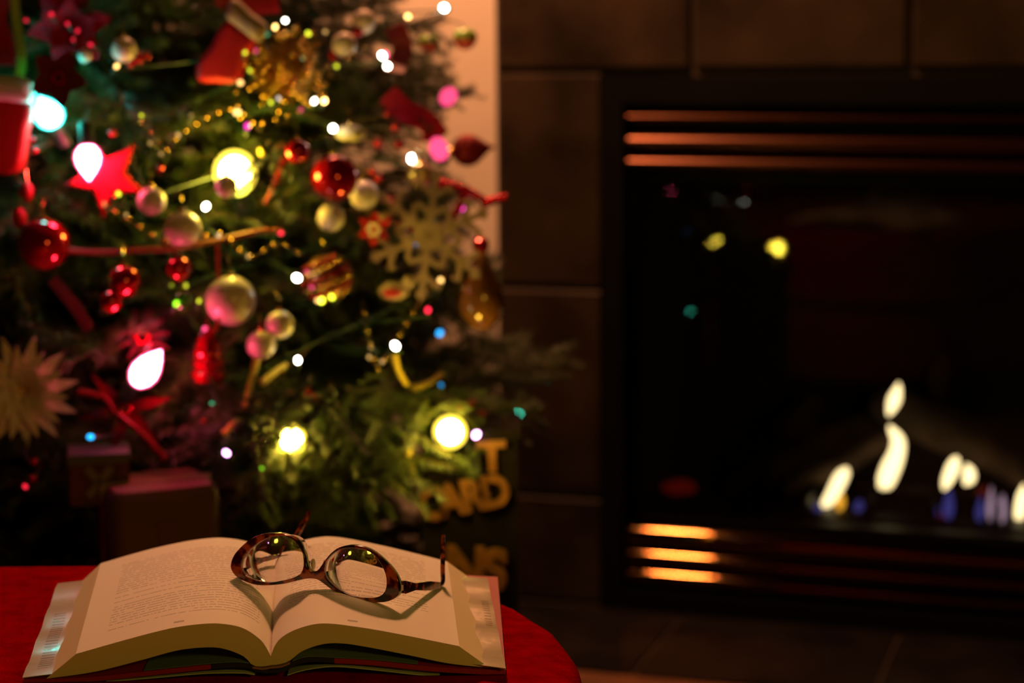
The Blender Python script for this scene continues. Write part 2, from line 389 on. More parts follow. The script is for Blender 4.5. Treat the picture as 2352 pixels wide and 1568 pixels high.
# ------------------------------------------------------------------ open book
bk_l, bk_r = at_z(50, 1563, TZ + .002), at_z(1163, 1543, TZ + .002)
bf_l, bf_r = at_z(133, 1343, TZ + .002), at_z(1120, 1328, TZ + .002)
ax = (bk_r - bk_l).normalized(); nb = Vector((-ax.y, ax.x, 0)).normalized()
FAR = nb * ((bf_l + bf_r - bk_l - bk_r) / 2).dot(nb)
near_px = lambda x, y: at_plane(x, y, bk_l, nb)
far_px = lambda x, y: at_plane(x, y, bk_l + FAR, nb)
def resample(pts, n):
    pts = smooth_loop(pts, 6, False); L = [0]
    for a, b in zip(pts, pts[1:]): L.append(L[-1] + (b - a).length)
    out = []; j = 0
    for i in range(n):
        s_ = L[-1] * i / (n - 1)
        while j < len(L) - 2 and L[j + 1] < s_: j += 1
        t = (s_ - L[j]) / max(L[j + 1] - L[j], 1e-9); out.append(pts[j].lerp(pts[j + 1], min(1, t)))
    return out
book = thing('book', 'thick open hardback book lying on the red ottoman under the eyeglasses', 'book', (bk_l + bk_r + FAR) / 2)
m_edge = mat('page_edges', (.80, .70, .44), .9)
nt = m_edge.node_tree; bs = nt.nodes['Principled BSDF']
uvn = nt.nodes.new('ShaderNodeUVMap'); wv = nt.nodes.new('ShaderNodeTexNoise'); mp = nt.nodes.new('ShaderNodeMapping')
mp.inputs['Scale'].default_value = (3, 160, 1); wv.inputs['Scale'].default_value = 1
nt.links.new(uvn.outputs[0], mp.inputs[0]); nt.links.new(mp.outputs[0], wv.inputs['Vector'])
bp = nt.nodes.new('ShaderNodeBump'); bp.inputs['Strength'].default_value = .35; bp.inputs['Distance'].default_value = .0008
nt.links.new(wv.outputs['Fac'], bp.inputs['Height']); nt.links.new(bp.outputs[0], bs.inputs['Normal'])
def page_mat(name, v0, v1, u0, u1, pn):
    """paper with printed lines; u runs gutter to fore edge, v near to far"""
    m = bpy.data.materials.new(name); m.use_nodes = True; nt = m.node_tree; b = nt.nodes['Principled BSDF']; b.inputs['Roughness'].default_value = .75
    b.inputs['Specular IOR Level'].default_value = .25
    N = nt.nodes.new; L = nt.links.new
    def M(op, a, c=None):
        q = N('ShaderNodeMath'); q.operation = op
        for i, z in enumerate((a, c)):
            if z is None: continue
            if isinstance(z, (int, float)): q.inputs[i].default_value = z
            else: L(z, q.inputs[i])
        return q.outputs[0]
    uv = N('ShaderNodeUVMap'); sp = N('ShaderNodeSeparateXYZ'); L(uv.outputs[0], sp.inputs[0]); u, v = sp.outputs[0], sp.outputs[1]
    lines = M('MULTIPLY', v, 38.0); idx = M('FLOOR', lines); fr_ = M('FRACT', lines)
    bar = M('MULTIPLY', M('GREATER_THAN', fr_, .32), M('LESS_THAN', fr_, .68))
    wn = N('ShaderNodeTexWhiteNoise'); wn.noise_dimensions = '1D'; L(idx, wn.inputs['W'])
    par = M('GREATER_THAN', wn.outputs['Value'], .80)
    short = M('MULTIPLY', par, .42)
    cb = N('ShaderNodeCombineXYZ'); L(M('MULTIPLY', u, 70.0), cb.inputs[0]); L(M('MULTIPLY', idx, 7.31), cb.inputs[1])
    nz = N('ShaderNodeTexNoise'); nz.inputs['Scale'].default_value = 1; nz.inputs['Detail'].default_value = 0; L(cb.outputs[0], nz.inputs['Vector'])
    words = M('GREATER_THAN', nz.outputs['Fac'], .40)
    cb2 = N('ShaderNodeCombineXYZ'); L(M('MULTIPLY', u, 260.0), cb2.inputs[0]); L(M('MULTIPLY', v, 150.0), cb2.inputs[1])
    nz2 = N('ShaderNodeTexNoise'); nz2.inputs['Scale'].default_value = 1; L(cb2.outputs[0], nz2.inputs['Vector'])
    ink = M('ADD', M('MULTIPLY', nz2.outputs['Fac'], 1.1), -.12)
    if u0 < u1: inside = M('MULTIPLY', M('GREATER_THAN', u, u0), M('LESS_THAN', u, M('SUBTRACT', u1, short)))
    inv = M('MULTIPLY', M('GREATER_THAN', v, v0), M('LESS_THAN', v, v1))
    mask = M('MULTIPLY', M('MULTIPLY', M('MULTIPLY', bar, words), ink), M('MULTIPLY', inside, inv))
    num = M('MULTIPLY', M('LESS_THAN', M('ABSOLUTE', M('SUBTRACT', u, pn)), .025), M('LESS_THAN', M('ABSOLUTE', M('SUBTRACT', v, .052)), .008))
    mask = M('MINIMUM', M('ADD', mask, M('MULTIPLY', num, .6)), 1.0)
    mx = N('ShaderNodeMix'); mx.data_type = 'RGBA'; L(mask, mx.inputs['Factor'])
    mx.inputs['A'].default_value = (.86, .80, .72, 1); mx.inputs['B'].default_value = (.17, .14, .13, 1)
    L(mx.outputs['Result'], b.inputs['Base Color']); return m
NU, NVV = 46, 14
def set_uv(o, uvs):
    ul = o.data.uv_layers.new(name='UVMap')
    for lp in o.data.loops: ul.data[lp.index].uv = uvs[lp.vertex_index]
def half(top_n, bot_n, top_f, pm, side):
    tn = resample([near_px(*p) for p in top_n], NU); bn = resample([near_px(*p) for p in bot_n], NU)
    tf = resample([far_px(*p) for p in top_f], NU)
    bf = [a + (b - c_) for a, b, c_ in zip(tf, bn, tn)]
    if side < 0: bf[-1] = far_px(181, 1341); 
    else: bf[-1] = far_px(1081, 1328)
    for i in range(NU - 8, NU - 1):
        t = (i - (NU - 9)) / 8; bf[i] = bf[i].lerp(bf[-1] + (bf[NU - 9] - bf[-1]) * (1 - t), t)
    # block: rows of (top..) for near to far; sides
    mb = MB(); uv = []
    def sheet(A, B, na, flip=False):
        n = len(A)
        vv = []
        for j in range(na + 1):
            for i in range(n):
                vv.append(A[i].lerp(B[i], j / na)); uv.append((i / (n - 1), j / na))
        ff = [(j * n + i, j * n + i + 1, (j + 1) * n + i + 1, (j + 1) * n + i) for j in range(na) for i in range(n - 1)]
        mb.add(vv, ff)
    sheet(bn, tn, 4); sheet(bf, tf, 4)
    fe_n = [bn[-1].lerp(tn[-1], j / 6) for j in range(7)]; fe_f = [bf[-1].lerp(tf[-1], j / 6) for j in range(7)]
    n0 = len(mb.v); vv = []
    for j in range(NVV + 1):
        for i in range(7): vv.append(fe_n[i].lerp(fe_f[i], j / NVV)); uv.append((j / NVV, i / 6))
    mb.add(vv, [(j * 7 + i, j * 7 + i + 1, (j + 1) * 7 + i + 1, (j + 1) * 7 + i) for j in range(NVV) for i in range(6)])
    low = .0006
    sheet([p - Vector((0, 0, low)) for p in tn], [p - Vector((0, 0, low)) for p in tf], NVV); sheet(bn, bf, NVV)
    blk = mb.build('page_block', m_edge, book); set_uv(blk, uv); tag(blk, 'yellowish cut edges of many pages')
    # open page on top
    mb = MB(); uv = []; vv = []
    rows_ = []
    for j in range(NVV + 1):
        for i in range(NU):
            t = j / NVV; p = tn[i].lerp(tf[i], t) + Vector((0, 0, .0002)); vv.append(p); uv.append((i / (NU - 1), t))
    n = len(vv); vv2 = [p - Vector((0, 0, .00035)) for p in vv]
    ff = [(j * NU + i, j * NU + i + 1, (j + 1) * NU + i + 1, (j + 1) * NU + i) for j in range(NVV) for i in range(NU - 1)]
    bd = [i for i in range(NU)] + [j * NU + NU - 1 for j in range(1, NVV + 1)] + [NVV * NU + i for i in range(NU - 2, -1, -1)] + [j * NU for j in range(NVV - 1, 0, -1)]
    ff2 = [tuple(k + n for k in reversed(f)) for f in ff] + [(bd[i], bd[(i + 1) % len(bd)], bd[(i + 1) % len(bd)] + n, bd[i] + n) for i in range(len(bd))]
    mb.add(vv + vv2, ff + ff2); pg = mb.build('page', pm, book); set_uv(pg, uv + uv); tag(pg, 'open page of printed text')
    return tn, tf, bn, bf
GN, GF = (622, 1507), (634, 1268)
L_ = half([GN, (612, 1488), (599, 1470), (571, 1449), (544, 1438), (503, 1432), (463, 1433), (408, 1440), (354, 1452), (272, 1474), (174, 1502)],
     [(622, 1527), (604, 1530), (580, 1527), (560, 1507), (517, 1490), (476, 1486), (408, 1493), (326, 1515), (218, 1542), (106, 1558)],
     [GF, (622, 1262), (598, 1252), (569, 1244), (539, 1238), (503, 1235), (463, 1238), (408, 1247), (327, 1266), (231, 1294)],
     page_mat('left_printed_page', .135, .90, .10, .86, .5), -1)
R_ = half([GN, (633, 1480), (651, 1461), (679, 1446), (719, 1434), (755, 1432), (801, 1437), (878, 1449), (970, 1467), (1055, 1484)],
     [(622, 1527), (642, 1525), (665, 1517), (694, 1495), (740, 1479), (786, 1477), (847, 1486), (939, 1504), (1031, 1523), (1124, 1533)],
     [GF, (646, 1260), (664, 1250), (691, 1242), (740, 1233), (786, 1235), (878, 1253), (970, 1275), (1028, 1290)],
     page_mat('right_printed_page', .30, .92, .13, .86, .47), 1)
m_board = mat('red_cover_cloth', (.35, .012, .012), .6); m_navy = mat('black_cover_cloth', (.012, .012, .016), .6)
m_endp = mat('teal_endpaper', (.12, .19, .20), .6); m_jack = mat('pale_jacket_paper', (.55, .60, .45), .35, coat=.3)
def slab(px, thick, m, name, dz=0, y0=0, y1=1, parent=None, over=0):
    top = resample([near_px(*p) for p in px], 24); d = Vector((0, 0, thick)); z = Vector((0, 0, dz))
    rings = [[p + z + FAR * y0 for p in top] + [p + z - d + FAR * y0 for p in reversed(top)], [p + z + FAR * y1 for p in top] + [p + z - d + FAR * y1 for p in reversed(top)]]
    mb = MB().loft(rings, caps=True)
    for v in mb.v: v.z = max(v.z, TZ + .0006)
    return mb.build(name, m, parent or book, smooth=True)
lb = slab([(52, 1560), (190, 1556), (340, 1541), (470, 1527), (484, 1526)], .0032, m_board, 'cover_board'); tag(lb, 'red cover board')
slab([(484, 1526), (540, 1522), (577, 1526), (590, 1536)], .0032, m_navy, 'cover_hinge')
slab([(590, 1535), (622, 1538), (652, 1534)], .0026, m_navy, 'spine')
slab([(580, 1529), (604, 1532), (622, 1529), (644, 1527), (666, 1519)], .0012, mat('tan_headband', (.34, .16, .06), .7), 'headband', -.0003, -.004, .01)
slab([(652, 1534), (668, 1522), (700, 1511), (735, 1510), (768, 1512)], .0032, m_navy, 'cover_hinge')
rb = slab([(768, 1512), (850, 1516), (1000, 1531), (1162, 1540)], .0034, m_board, 'cover_board'); tag(rb, 'red cover board')
slab([(330, 1541), (420, 1531), (480, 1525), (540, 1521), (572, 1524)], .0004, m_endp, 'endpaper', .0006)
slab([(672, 1519), (700, 1510), (735, 1509), (768, 1511), (860, 1516), (960, 1526)], .0004, m_endp, 'endpaper', .0006)
slab([(60, 1563), (190, 1561), (340, 1549), (470, 1538), (560, 1537), (585, 1541)], .0006, m_jack, 'dust_jacket', -.0022)
slab([(660, 1542), (700, 1530), (770, 1522), (870, 1531), (1000, 1544), (1164, 1547)], .0006, m_jack, 'dust_jacket', -.0022)
# jacket flaps, folded over the boards
def flap_mat(name, colr, u0, u1, v0, v1):
    m = bpy.data.materials.new(name); m.use_nodes = True; nt = m.node_tree; b = nt.nodes['Principled BSDF']; N = nt.nodes.new; L = nt.links.new
    b.inputs['Roughness'].default_value = .22; b.inputs['Coat Weight'].default_value = .8; b.inputs['Coat Roughness'].default_value = .12
    def M(op, a, c):
        q = N('ShaderNodeMath'); q.operation = op
        for i, z in enumerate((a, c)):
            if isinstance(z, (int, float)): q.inputs[i].default_value = z
            else: L(z, q.inputs[i])
        return q.outputs[0]
    uv = N('ShaderNodeUVMap'); sp = N('ShaderNodeSeparateXYZ'); L(uv.outputs[0], sp.inputs[0]); u, v = sp.outputs[0], sp.outputs[1]
    f = M('FRACT', M('MULTIPLY', v, 42.0), 0); bar = M('MULTIPLY', M('GREATER_THAN', f, .3), M('LESS_THAN', f, .7))
    ins = M('MULTIPLY', M('MULTIPLY', M('GREATER_THAN', u, u0), M('LESS_THAN', u, u1)), M('MULTIPLY', M('GREATER_THAN', v, v0), M('LESS_THAN', v, v1)))
    mx = N('ShaderNodeMix'); mx.data_type = 'RGBA'; L(M('MULTIPLY', M('MULTIPLY', bar, ins), .75), mx.inputs['Factor'])
    mx.inputs['A'].default_value = (*colr, 1); mx.inputs['B'].default_value = (.08, .07, .08, 1); L(mx.outputs['Result'], b.inputs['Base Color'])
    nz = N('ShaderNodeTexNoise'); nz.inputs['Scale'].default_value = 55; tc = N('ShaderNodeTexCoord'); L(tc.outputs['Object'], nz.inputs['Vector'])
    bp = N('ShaderNodeBump'); bp.inputs['Strength'].default_value = .10; bp.inputs['Distance'].default_value = .004; L(nz.outputs['Fac'], bp.inputs['Height']); L(bp.outputs[0], b.inputs['Normal'])
    L(bp.outputs[0], b.inputs['Coat Normal'])
    return m
def flap(n0, n1, f0, f1, m, lift0, lift1):
    mb = MB(); uv = []; vv = []; nu, nv = 8, 12
    for j in range(nv + 1):
        for i in range(nu + 1):
            u, v = i / nu, j / nv
            a, b = n0.lerp(f0, v), n1.lerp(f1, v); p = a.lerp(b, u); p.z += lift0 * (1 - u) ** 2 + lift1 * u + .0012 * (1 + math.sin(v * 22 + .5))
            vv.append(p); uv.append((u, v))
    n = len(vv); w_ = nu + 1
    ff = [(j * w_ + i, j * w_ + i + 1, (j + 1) * w_ + i + 1, (j + 1) * w_ + i) for j in range(nv) for i in range(nu)]
    bd = list(range(w_)) + [j * w_ + nu for j in range(1, nv + 1)] + [nv * w_ + i for i in range(nu - 1, -1, -1)] + [j * w_ for j in range(nv - 1, 0, -1)]
    ff += [tuple(k + n for k in reversed(f)) for f in ff] + [(bd[i], bd[(i + 1) % len(bd)], bd[(i + 1) % len(bd)] + n, bd[i] + n) for i in range(len(bd))]
    mb.add(vv + [p - Vector((0, 0, .0004)) for p in vv], ff); o = mb.build('jacket_flap', m, book); set_uv(o, uv + uv); return o
Z4 = TZ + .0045
fo = flap(at_z(52, 1561, Z4), at_z(150, 1549, Z4), at_z(133, 1341, Z4), at_z(200, 1333, Z4), flap_mat('jacket_flap_left', (.62, .56, .50), .28, .62, .06, .62), 0, 0); tag(fo, 'glossy folded jacket flap with small print')
fo = flap(at_z(1162, 1540, Z4 + .001), at_z(1085, 1533, Z4 + .001), at_z(1119, 1329, Z4 + .001), at_z(1040, 1327, Z4 + .001), flap_mat('jacket_flap_right', (.60, .55, .40), .12, .32, .42, .72), 0, .001); tag(fo, 'folded jacket flap with small print')

# ------------------------------------------------------------------ eyeglasses lying upside down on the book
m_tort = mat('tortoiseshell', (.2, .05, .012), .12, coat=.6)
nt = m_tort.node_tree; b = nt.nodes['Principled BSDF']; tc = nt.nodes.new('ShaderNodeTexCoord'); nz = nt.nodes.new('ShaderNodeTexNoise'); nz.inputs['Scale'].default_value = 110; nz.inputs['Detail'].default_value = 2
rp = nt.nodes.new('ShaderNodeValToRGB'); rp.color_ramp.elements[0].position = .44; rp.color_ramp.elements[0].color = (.010, .004, .003, 1); rp.color_ramp.elements[1].position = .60; rp.color_ramp.elements[1].color = (.50, .10, .02, 1)
e = rp.color_ramp.elements.new(.52); e.color = (.13, .016, .008, 1)
nt.links.new(tc.outputs['Object'], nz.inputs['Vector']); nt.links.new(nz.outputs['Fac'], rp.inputs[0]); nt.links.new(rp.outputs[0], b.inputs['Base Color'])
m_mint = mat('mint_acetate', (.42, .55, .42), .25, coat=.5)
m_lens = mat('lens_glass', (1, 1, 1), 0, trans=1, ior=1.5)
GP = at_y(735, 1318, 1.396); ga = Vector((math.cos(R(25)), -math.sin(R(25)), -.03)).normalized()
gu = Vector((0, .10, 1)); gu = (gu - ga * gu.dot(ga)).normalized(); gn = ga.cross(gu)       # gn points to the viewer
if gn.y > 0: gn = -gn
def g2(x, y):
    p = at_plane(x, y, GP, gn) - GP; return Vector((p.dot(ga), p.dot(gu)))
def q5(p): return g2(500 + p[0] / 4.055, 1160 + p[1] / 4.055)
lop = [(300, 420), (400, 340), (520, 290), (640, 285), (720, 310), (770, 370), (800, 460), (806, 560), (780, 630), (720, 668), (620, 697), (480, 716), (350, 696), (262, 648), (228, 590), (232, 525), (258, 470)]
rop = [(1000, 600), (1020, 520), (1080, 450), (1160, 408), (1260, 398), (1370, 413), (1460, 460), (1530, 550), (1572, 650), (1578, 740), (1558, 808), (1500, 850), (1400, 860), (1280, 846), (1160, 798), (1062, 728), (1008, 662)]
outl = [(128, 570), (150, 480), (210, 400), (300, 322), (400, 273), (520, 258), (620, 266), (705, 305), (770, 370), (812, 460), (835, 555), (860, 605), (900, 615), (940, 600), (972, 560), (1020, 492), (1080, 428), (1150, 386), (1250, 368), (1350, 382), (1450, 428), (1540, 500), (1625, 590), (1680, 680), (1700, 770), (1680, 840), (1600, 890), (1480, 903), (1350, 888), (1200, 850), (1080, 790), (1000, 732), (940, 692), (880, 680), (800, 687), (700, 712), (600, 733), (450, 745), (330, 732), (230, 692), (160, 640)]
glas = thing('eyeglasses', 'tortoiseshell eyeglasses resting upside down across the open book', 'eyeglasses', GP)
sm = lambda pts: [tuple(p) for p in smooth_loop([q5(p) for p in pts], 4)]
fmb = facing(plate([sm(outl), sm(lop), sm(rop)], .0010, .0006), GP - gn * .0002, ga, gu); fmb.build('front_frame', m_tort, glas)
bmb = facing(plate([sm(outl), sm(lop), sm(rop)], .0007, .0003), GP - gn * .0026, ga, gu); ib = bmb.build('inner_frame_layer', m_mint, glas); tag(ib, 'pale mint inner layer of the frame')
def lens(pts):
    lp = [Vector(p) for p in sm(pts)]; c = sum(lp, Vector((0, 0))) / len(lp); K = 14; fr, bk = [], []
    mbl = MB(); RC = .048; rm = max((p - c).length for p in lp) * 1.06
    def pos(p, z): return GP + ga * p.x + gu * p.y + gn * z
    nL = len(lp); V = []; Fc = []
    for s_ in (0, 1):
        base_ = len(V)
        V.append(pos(c, .0006 if s_ == 0 else -.0006))
        for k_ in range(1, K + 1):
            for p in lp:
                q = c + (p - c) * (1.012 * k_ / K); rr = (q - c).length
                z = .0006 if s_ == 0 else -.0006 - (RC - math.sqrt(max(RC * RC - rr * rr, 1e-6)))
                V.append(pos(q, z))
        for i in range(nL):
            Fc.append((base_, base_ + 1 + i, base_ + 1 + (i + 1) % nL) if s_ == 0 else (base_, base_ + 1 + (i + 1) % nL, base_ + 1 + i))
        for k_ in range(K - 1):
            a0 = base_ + 1 + k_ * nL; a1 = a0 + nL
            for i in range(nL):
                f = (a0 + i, a1 + i, a1 + (i + 1) % nL, a0 + (i + 1) % nL); Fc.append(f if s_ == 0 else f[::-1])
    h = len(V) // 2; e0 = 1 + (K - 1) * nL
    for i in range(nL): Fc.append((e0 + i, h + e0 + i, h + e0 + (i + 1) % nL, e0 + (i + 1) % nL))
    mbl.add(V, Fc); return mbl.build('lens', m_lens, glas)
lenses = [lens(lop), lens(rop)]
def page_z(tn, tf, x, yw):
    """height of the page under a point"""
    best = 9; z = 0
    for i in range(NU):
        for j in range(0, 21):
            p = tn[i].lerp(tf[i], j / 20); d = (p.x - x) ** 2 + (p.y - yw) ** 2
            if d < best: best = d; z = p.z
    return z
def temple(h, end, tip, m, name):
    """h hinge, end where the ear piece bends, tip: the ear piece standing up"""
    dirv = (end - h).normalized()
    side = Vector((dirv.y, -dirv.x, 0)).normalized()
    root = MB()
    pts = [h, h + dirv * .006, h.lerp(end, .3), h.lerp(end, .65), h.lerp(end, .93)]
    hh = [.0042, .0048, .0026, .0036, .0024]
    arc = smooth_loop([end.lerp(h, .07), end + (tip - end) * .06 + dirv * .001, end.lerp(tip, .3), end.lerp(tip, .7), tip], 4, False)
    def strip(off, t):
        rings = []
        for p, q in zip(pts, hh):
            c_ = p + side * off
            rings.append([c_ + side * t + Vector((0, 0, q)), c_ - side * t + Vector((0, 0, q)), c_ - side * t - Vector((0, 0, q)), c_ + side * t - Vector((0, 0, q))])
        return MB().loft(rings)
    tm = strip(.0, .0010)
    n0 = len(arc); tm.tube(arc, [.0018 + .0007 * math.sin(math.pi * i / (n0 - 1)) for i in range(n0)], 8, flat=.75)
    o = tm.build('temple', m, glas)
    lay = strip(-.0016, .0005); lo = lay.build('inner_layer', m_mint, o); WORLD[lo] = WORLD[glas]
    tag(o, name); return o
HR = at_plane(918, 1350, GP, gn) - gn * .003; HL = at_plane(538, 1300, GP, gn) - gn * .003
tn, tf, bn_, bf_ = R_
def page_hit(x, y, half_):
    """where the view ray meets a page"""
    d = ray(x, y); t = 1.2; tn_, tf_ = half_[0], half_[1]
    while t < 1.75:
        p = CAM + d * (t / d.y)
        if p.z < page_z(tn_, tf_, p.x, p.y): return p
        t += .006
    return CAM + d * (1.5 / d.y)
ER = page_hit(1016, 1352, R_) + Vector((0, 0, .003)); TR = at_y(1018, 1228, ER.y + .012)
temple(HR, ER, TR, m_tort, 'slim temple with upright ear tip')
EL = at_y(664, 1262, HL.y + (ER.y - HR.y) + .004); TL = at_y(711, 1176, EL.y + .015)
temple(HL, EL, TL, m_tort, 'slim temple with upright ear tip')
for h in (HR, HL):
    MB().box((-.0012, -.001, -.002), (.0012, .004, .002), Matrix.Translation(h)).build('hinge', mat('steel_hinge', (.6, .6, .6), .3, 1), glas)
for px in ((850, 560), (965, 570)):
    q = q5(px); MB().ball(GP + ga * q.x + gu * q.y - gn * .006, .0035, 10, 8, (.5, 1, 1.3)).build('nose_pad', mat('clear_pad', (.7, .6, .5), .2), glas)

# ------------------------------------------------------------------ christmas tree
m_needle = mat('fir_needles', (.036, .056, .008), .5, vary=.5, vscale=30)
m_stem = mat('branch_bark', (.09, .05, .025), .8, vary=.3, vscale=40)
tree = thing('christmas_tree', 'bushy green artificial fir tree hung with lights and ornaments', 'tree', AXIS)
def stem_curve(L, lift, seed):
    return [Vector((L * t, .015 * math.sin(3 * t + seed), lift * t * t + .01 * math.sin(5 * t + seed))) for t in [i / 10 for i in range(11)]]
def add_needles(mb, p0, p1, n, ln, rng):
    d = (p1 - p0).normalized(); a = d.orthogonal().normalized(); b = d.cross(a)
    for i in range(n):
        p = p0.lerp(p1, rng.random()); ph = rng.random() * 6.283
        o = (a * math.cos(ph) + b * math.sin(ph)); dr = (o * rng.uniform(.65, 1) + d * rng.uniform(.45, 1.1)).normalized()
        tip = p + dr * ln * rng.uniform(.75, 1.15); s_ = dr.orthogonal().normalized() * .0010; s2 = dr.cross(s_)
        mb.add([p + s_, p - s_ * .5 + s2 * .87, p - s_ * .5 - s2 * .87, tip], [(0, 1, 3), (1, 2, 3), (2, 0, 3)])
def branch_meshes(seed, L=.52, lift=.05, bare=.22, twigs=22):
    rng = random.Random(seed); st = MB(); nd = MB(); c = stem_curve(L, lift, seed)
    st.tube(c, [.0055 - .0042 * i / 10 for i in range(11)], 6)
    for i in range(10):
        if i / 10 >= bare - .12: add_needles(nd, c[i], c[i + 1], 70, .024, rng)
    for k in range(twigs):
        t = bare + (1 - bare) * (k + .3) / twigs * .92; i = min(9, int(t * 10)); p = c[i].lerp(c[i + 1], t * 10 - i)
        sd = 1 if k % 2 else -1; ang = R(rng.uniform(32, 58)); ln = (.20 - .13 * (k / twigs)) * rng.uniform(.8, 1.15)
        d = Vector((math.cos(ang), sd * math.sin(ang), rng.uniform(-.55, .5))).normalized(); q = p + d * ln; mid = p.lerp(q, .5) + Vector((0, 0, rng.uniform(-.006, .01)))
        st.tube([p, mid, q], [.0022, .0017, .001], 5)
        n = int(ln * 900); add_needles(nd, p, mid, n // 2, .023, rng); add_needles(nd, mid, q, n // 2, .022, rng)
        add_needles(nd, q - d * .002, q + d * .006, 8, .016, rng)
    a = st.mesh('branch'); a.materials.append(m_stem); b = nd.mesh('needles', smooth=False); b.materials.append(m_needle)
    return a, b
BR = [branch_meshes(11 + s_, lift=random.uniform(.0, .09)) for s_ in range(6)]
def put_branch(loc, rot, scale, var):
    a, b = BR[var]; o = link('branch', a, tree, loc, rot, scale); n = link('needles', b, o, (0, 0, 0)); tag(n, kind='stuff'); return o
MB().tube([Vector((AXIS.x, AXIS.y, z)) for z in (0, .5, 1, 1.5, 1.98)], [.03, .026, .02, .012, .005], 12).build('trunk', m_stem, tree)
for i in range(3):
    a = i * 2.1 + .3; MB().box((0, -.012, 0), (.24, .012, .02), Matrix.Translation(AXIS) @ Matrix.Rotation(a, 4, 'Z')).build('stand_foot', mat('green_stand', (.01, .03, .015), .5), tree)
rb = random.Random(5); wh = 0
for z in (.20, .26, .32, .37):
    for i in range(17):
        a = 2 * math.pi * (i + .5 * (wh % 2)) / 17 + rb.uniform(-.1, .1)
        put_branch((0, 0, z), (Matrix.Rotation(a, 3, 'Z') @ Matrix.Rotation(R(rb.uniform(0, 10)), 3, 'Y') @ Matrix.Rotation(rb.uniform(-.5, .5), 3, 'X')).to_euler(), .40 / .52 * rb.uniform(.9, 1.05), rb.randrange(6))
    wh += 1
z = .42
while z < 1.93:
    n = int(21 - 6 * z) if z < 1.08 else 7; r = tree_r(z)
    for i in range(n):
        a = 2 * math.pi * (i + .5 * (wh % 2)) / n + rb.uniform(-.14, .14)
        if z < .56 and abs((math.degrees(a) + 41 + 180) % 360 - 180) < 22: continue
        droop = R(rb.uniform(-3, 9)) if z > .5 else R(rb.uniform(0, 9))
        put_branch((0, 0, z + rb.uniform(-.03, .03)), Matrix.Rotation(a, 3, 'Z').to_euler() if False else (Matrix.Rotation(a, 3, 'Z') @ Matrix.Rotation(droop, 3, 'Y') @ Matrix.Rotation(rb.uniform(-.5, .5), 3, 'X')).to_euler(), r / .52 * rb.uniform(.90, 1.06), rb.randrange(6))
    z += .062 if z < 1.08 else .12; wh += 1
def bough(px0, px1, Y0_, Y1_, var, s_=1.0):
    """a bough whose tip reaches a given place"""
    a, b = at_y(*px0, Y0_), at_y(*px1, Y1_); d = b - a
    q = Vector((1, 0, .08)).rotation_difference(d); put_branch(a - AXIS, q.to_euler(), d.length / .52 * s_, var)
bough((760, 330), (1092, 228), 2.45, 2.40, 0); bough((800, 960), (1325, 832), 2.35, 2.42, 1); bough((800, 900), (1240, 930), 2.2, 2.30, 2)
bough((900, 800), (865, 1045), 2.2, 2.08, 3, .9); bough((700, 800), (480, 1000), 2.2, 2.0, 4); bough((760, 930), (940, 1075), 2.2, 2.08, 5, .9)
bough((640, 880), (560, 1190), 2.25, 2.06, 1); bough((700, 900), (760, 1200), 2.25, 2.1, 2); bough((760, 620), (1150, 600), 2.35, 2.38, 4)
bough((560, 880), (655, 1085), 2.1, 1.98, 2, .7); bough((600, 940), (735, 985), 2.08, 1.97, 3, .6); bough((900, 880), (985, 975), 2.25, 2.16, 4, .6); bough((960, 900), (1100, 960), 2.2, 2.07, 5, .7)
bough((700, 60), (960, 60), 2.45, 2.36, 2); bough((700, 160), (985, 150), 2.45, 2.42, 4); bough((720, 20), (900, -30), 2.4, 2.3, 5); bough((700, 250), (960, 300), 2.4, 2.3, 1); bough((760, 420), (1090, 480), 2.4, 2.36, 0)
bough((520, 900), (640, 1120), 2.2, 2.02, 0); bough((300, 880), (200, 1060), 2.2, 2.02, 5)

BR.append(branch_meshes(77, L=.15, lift=.012, bare=.12, twigs=5))
def sprig(px0, px1, Y0_, Y1_):
    a, b = at_y(*px0, Y0_), at_y(*px1, Y1_); d = b - a
    put_branch(a - AXIS, Vector((1, 0, .08)).rotation_difference(d).to_euler(), d.length / .15, 6)
for a, b, y0, y1 in (((700, 900), (590, 1000), 2.08, 2.03), ((720, 930), (615, 1050), 2.08, 2.04), ((640, 1000), (655, 1100), 2.08, 2.02), ((660, 1020), (725, 1090), 2.08, 2.02), ((600, 930), (505, 1035), 2.08, 2.01), ((620, 1010), (560, 1085), 2.07, 2.02), ((745, 890), (716, 978), 2.04, 1.97), ((640, 900), (560, 960), 2.06, 2.0), ((700, 860), (655, 960), 2.06, 2.02), ((740, 960), (735, 1050), 2.08, 2.03),
        ((760, 930), (800, 1050), 2.1, 2.04), ((780, 960), (760, 1080), 2.1, 2.05), ((820, 950), (850, 1080), 2.14, 2.06), ((800, 1000), (905, 1080), 2.16, 2.08), ((860, 930), (920, 1030), 2.16, 2.09), ((760, 1000), (830, 1120), 2.12, 2.06), ((780, 900), (850, 990), 2.12, 2.05),
        ((900, 930), (972, 985), 2.16, 2.13), ((980, 880), (1010, 950), 2.18, 2.14), ((1020, 1000), (1115, 1030), 2.22, 2.18),
        ((600, 330), (630, 420), 2.12, 2.06)): sprig(a, b, y0, y1)
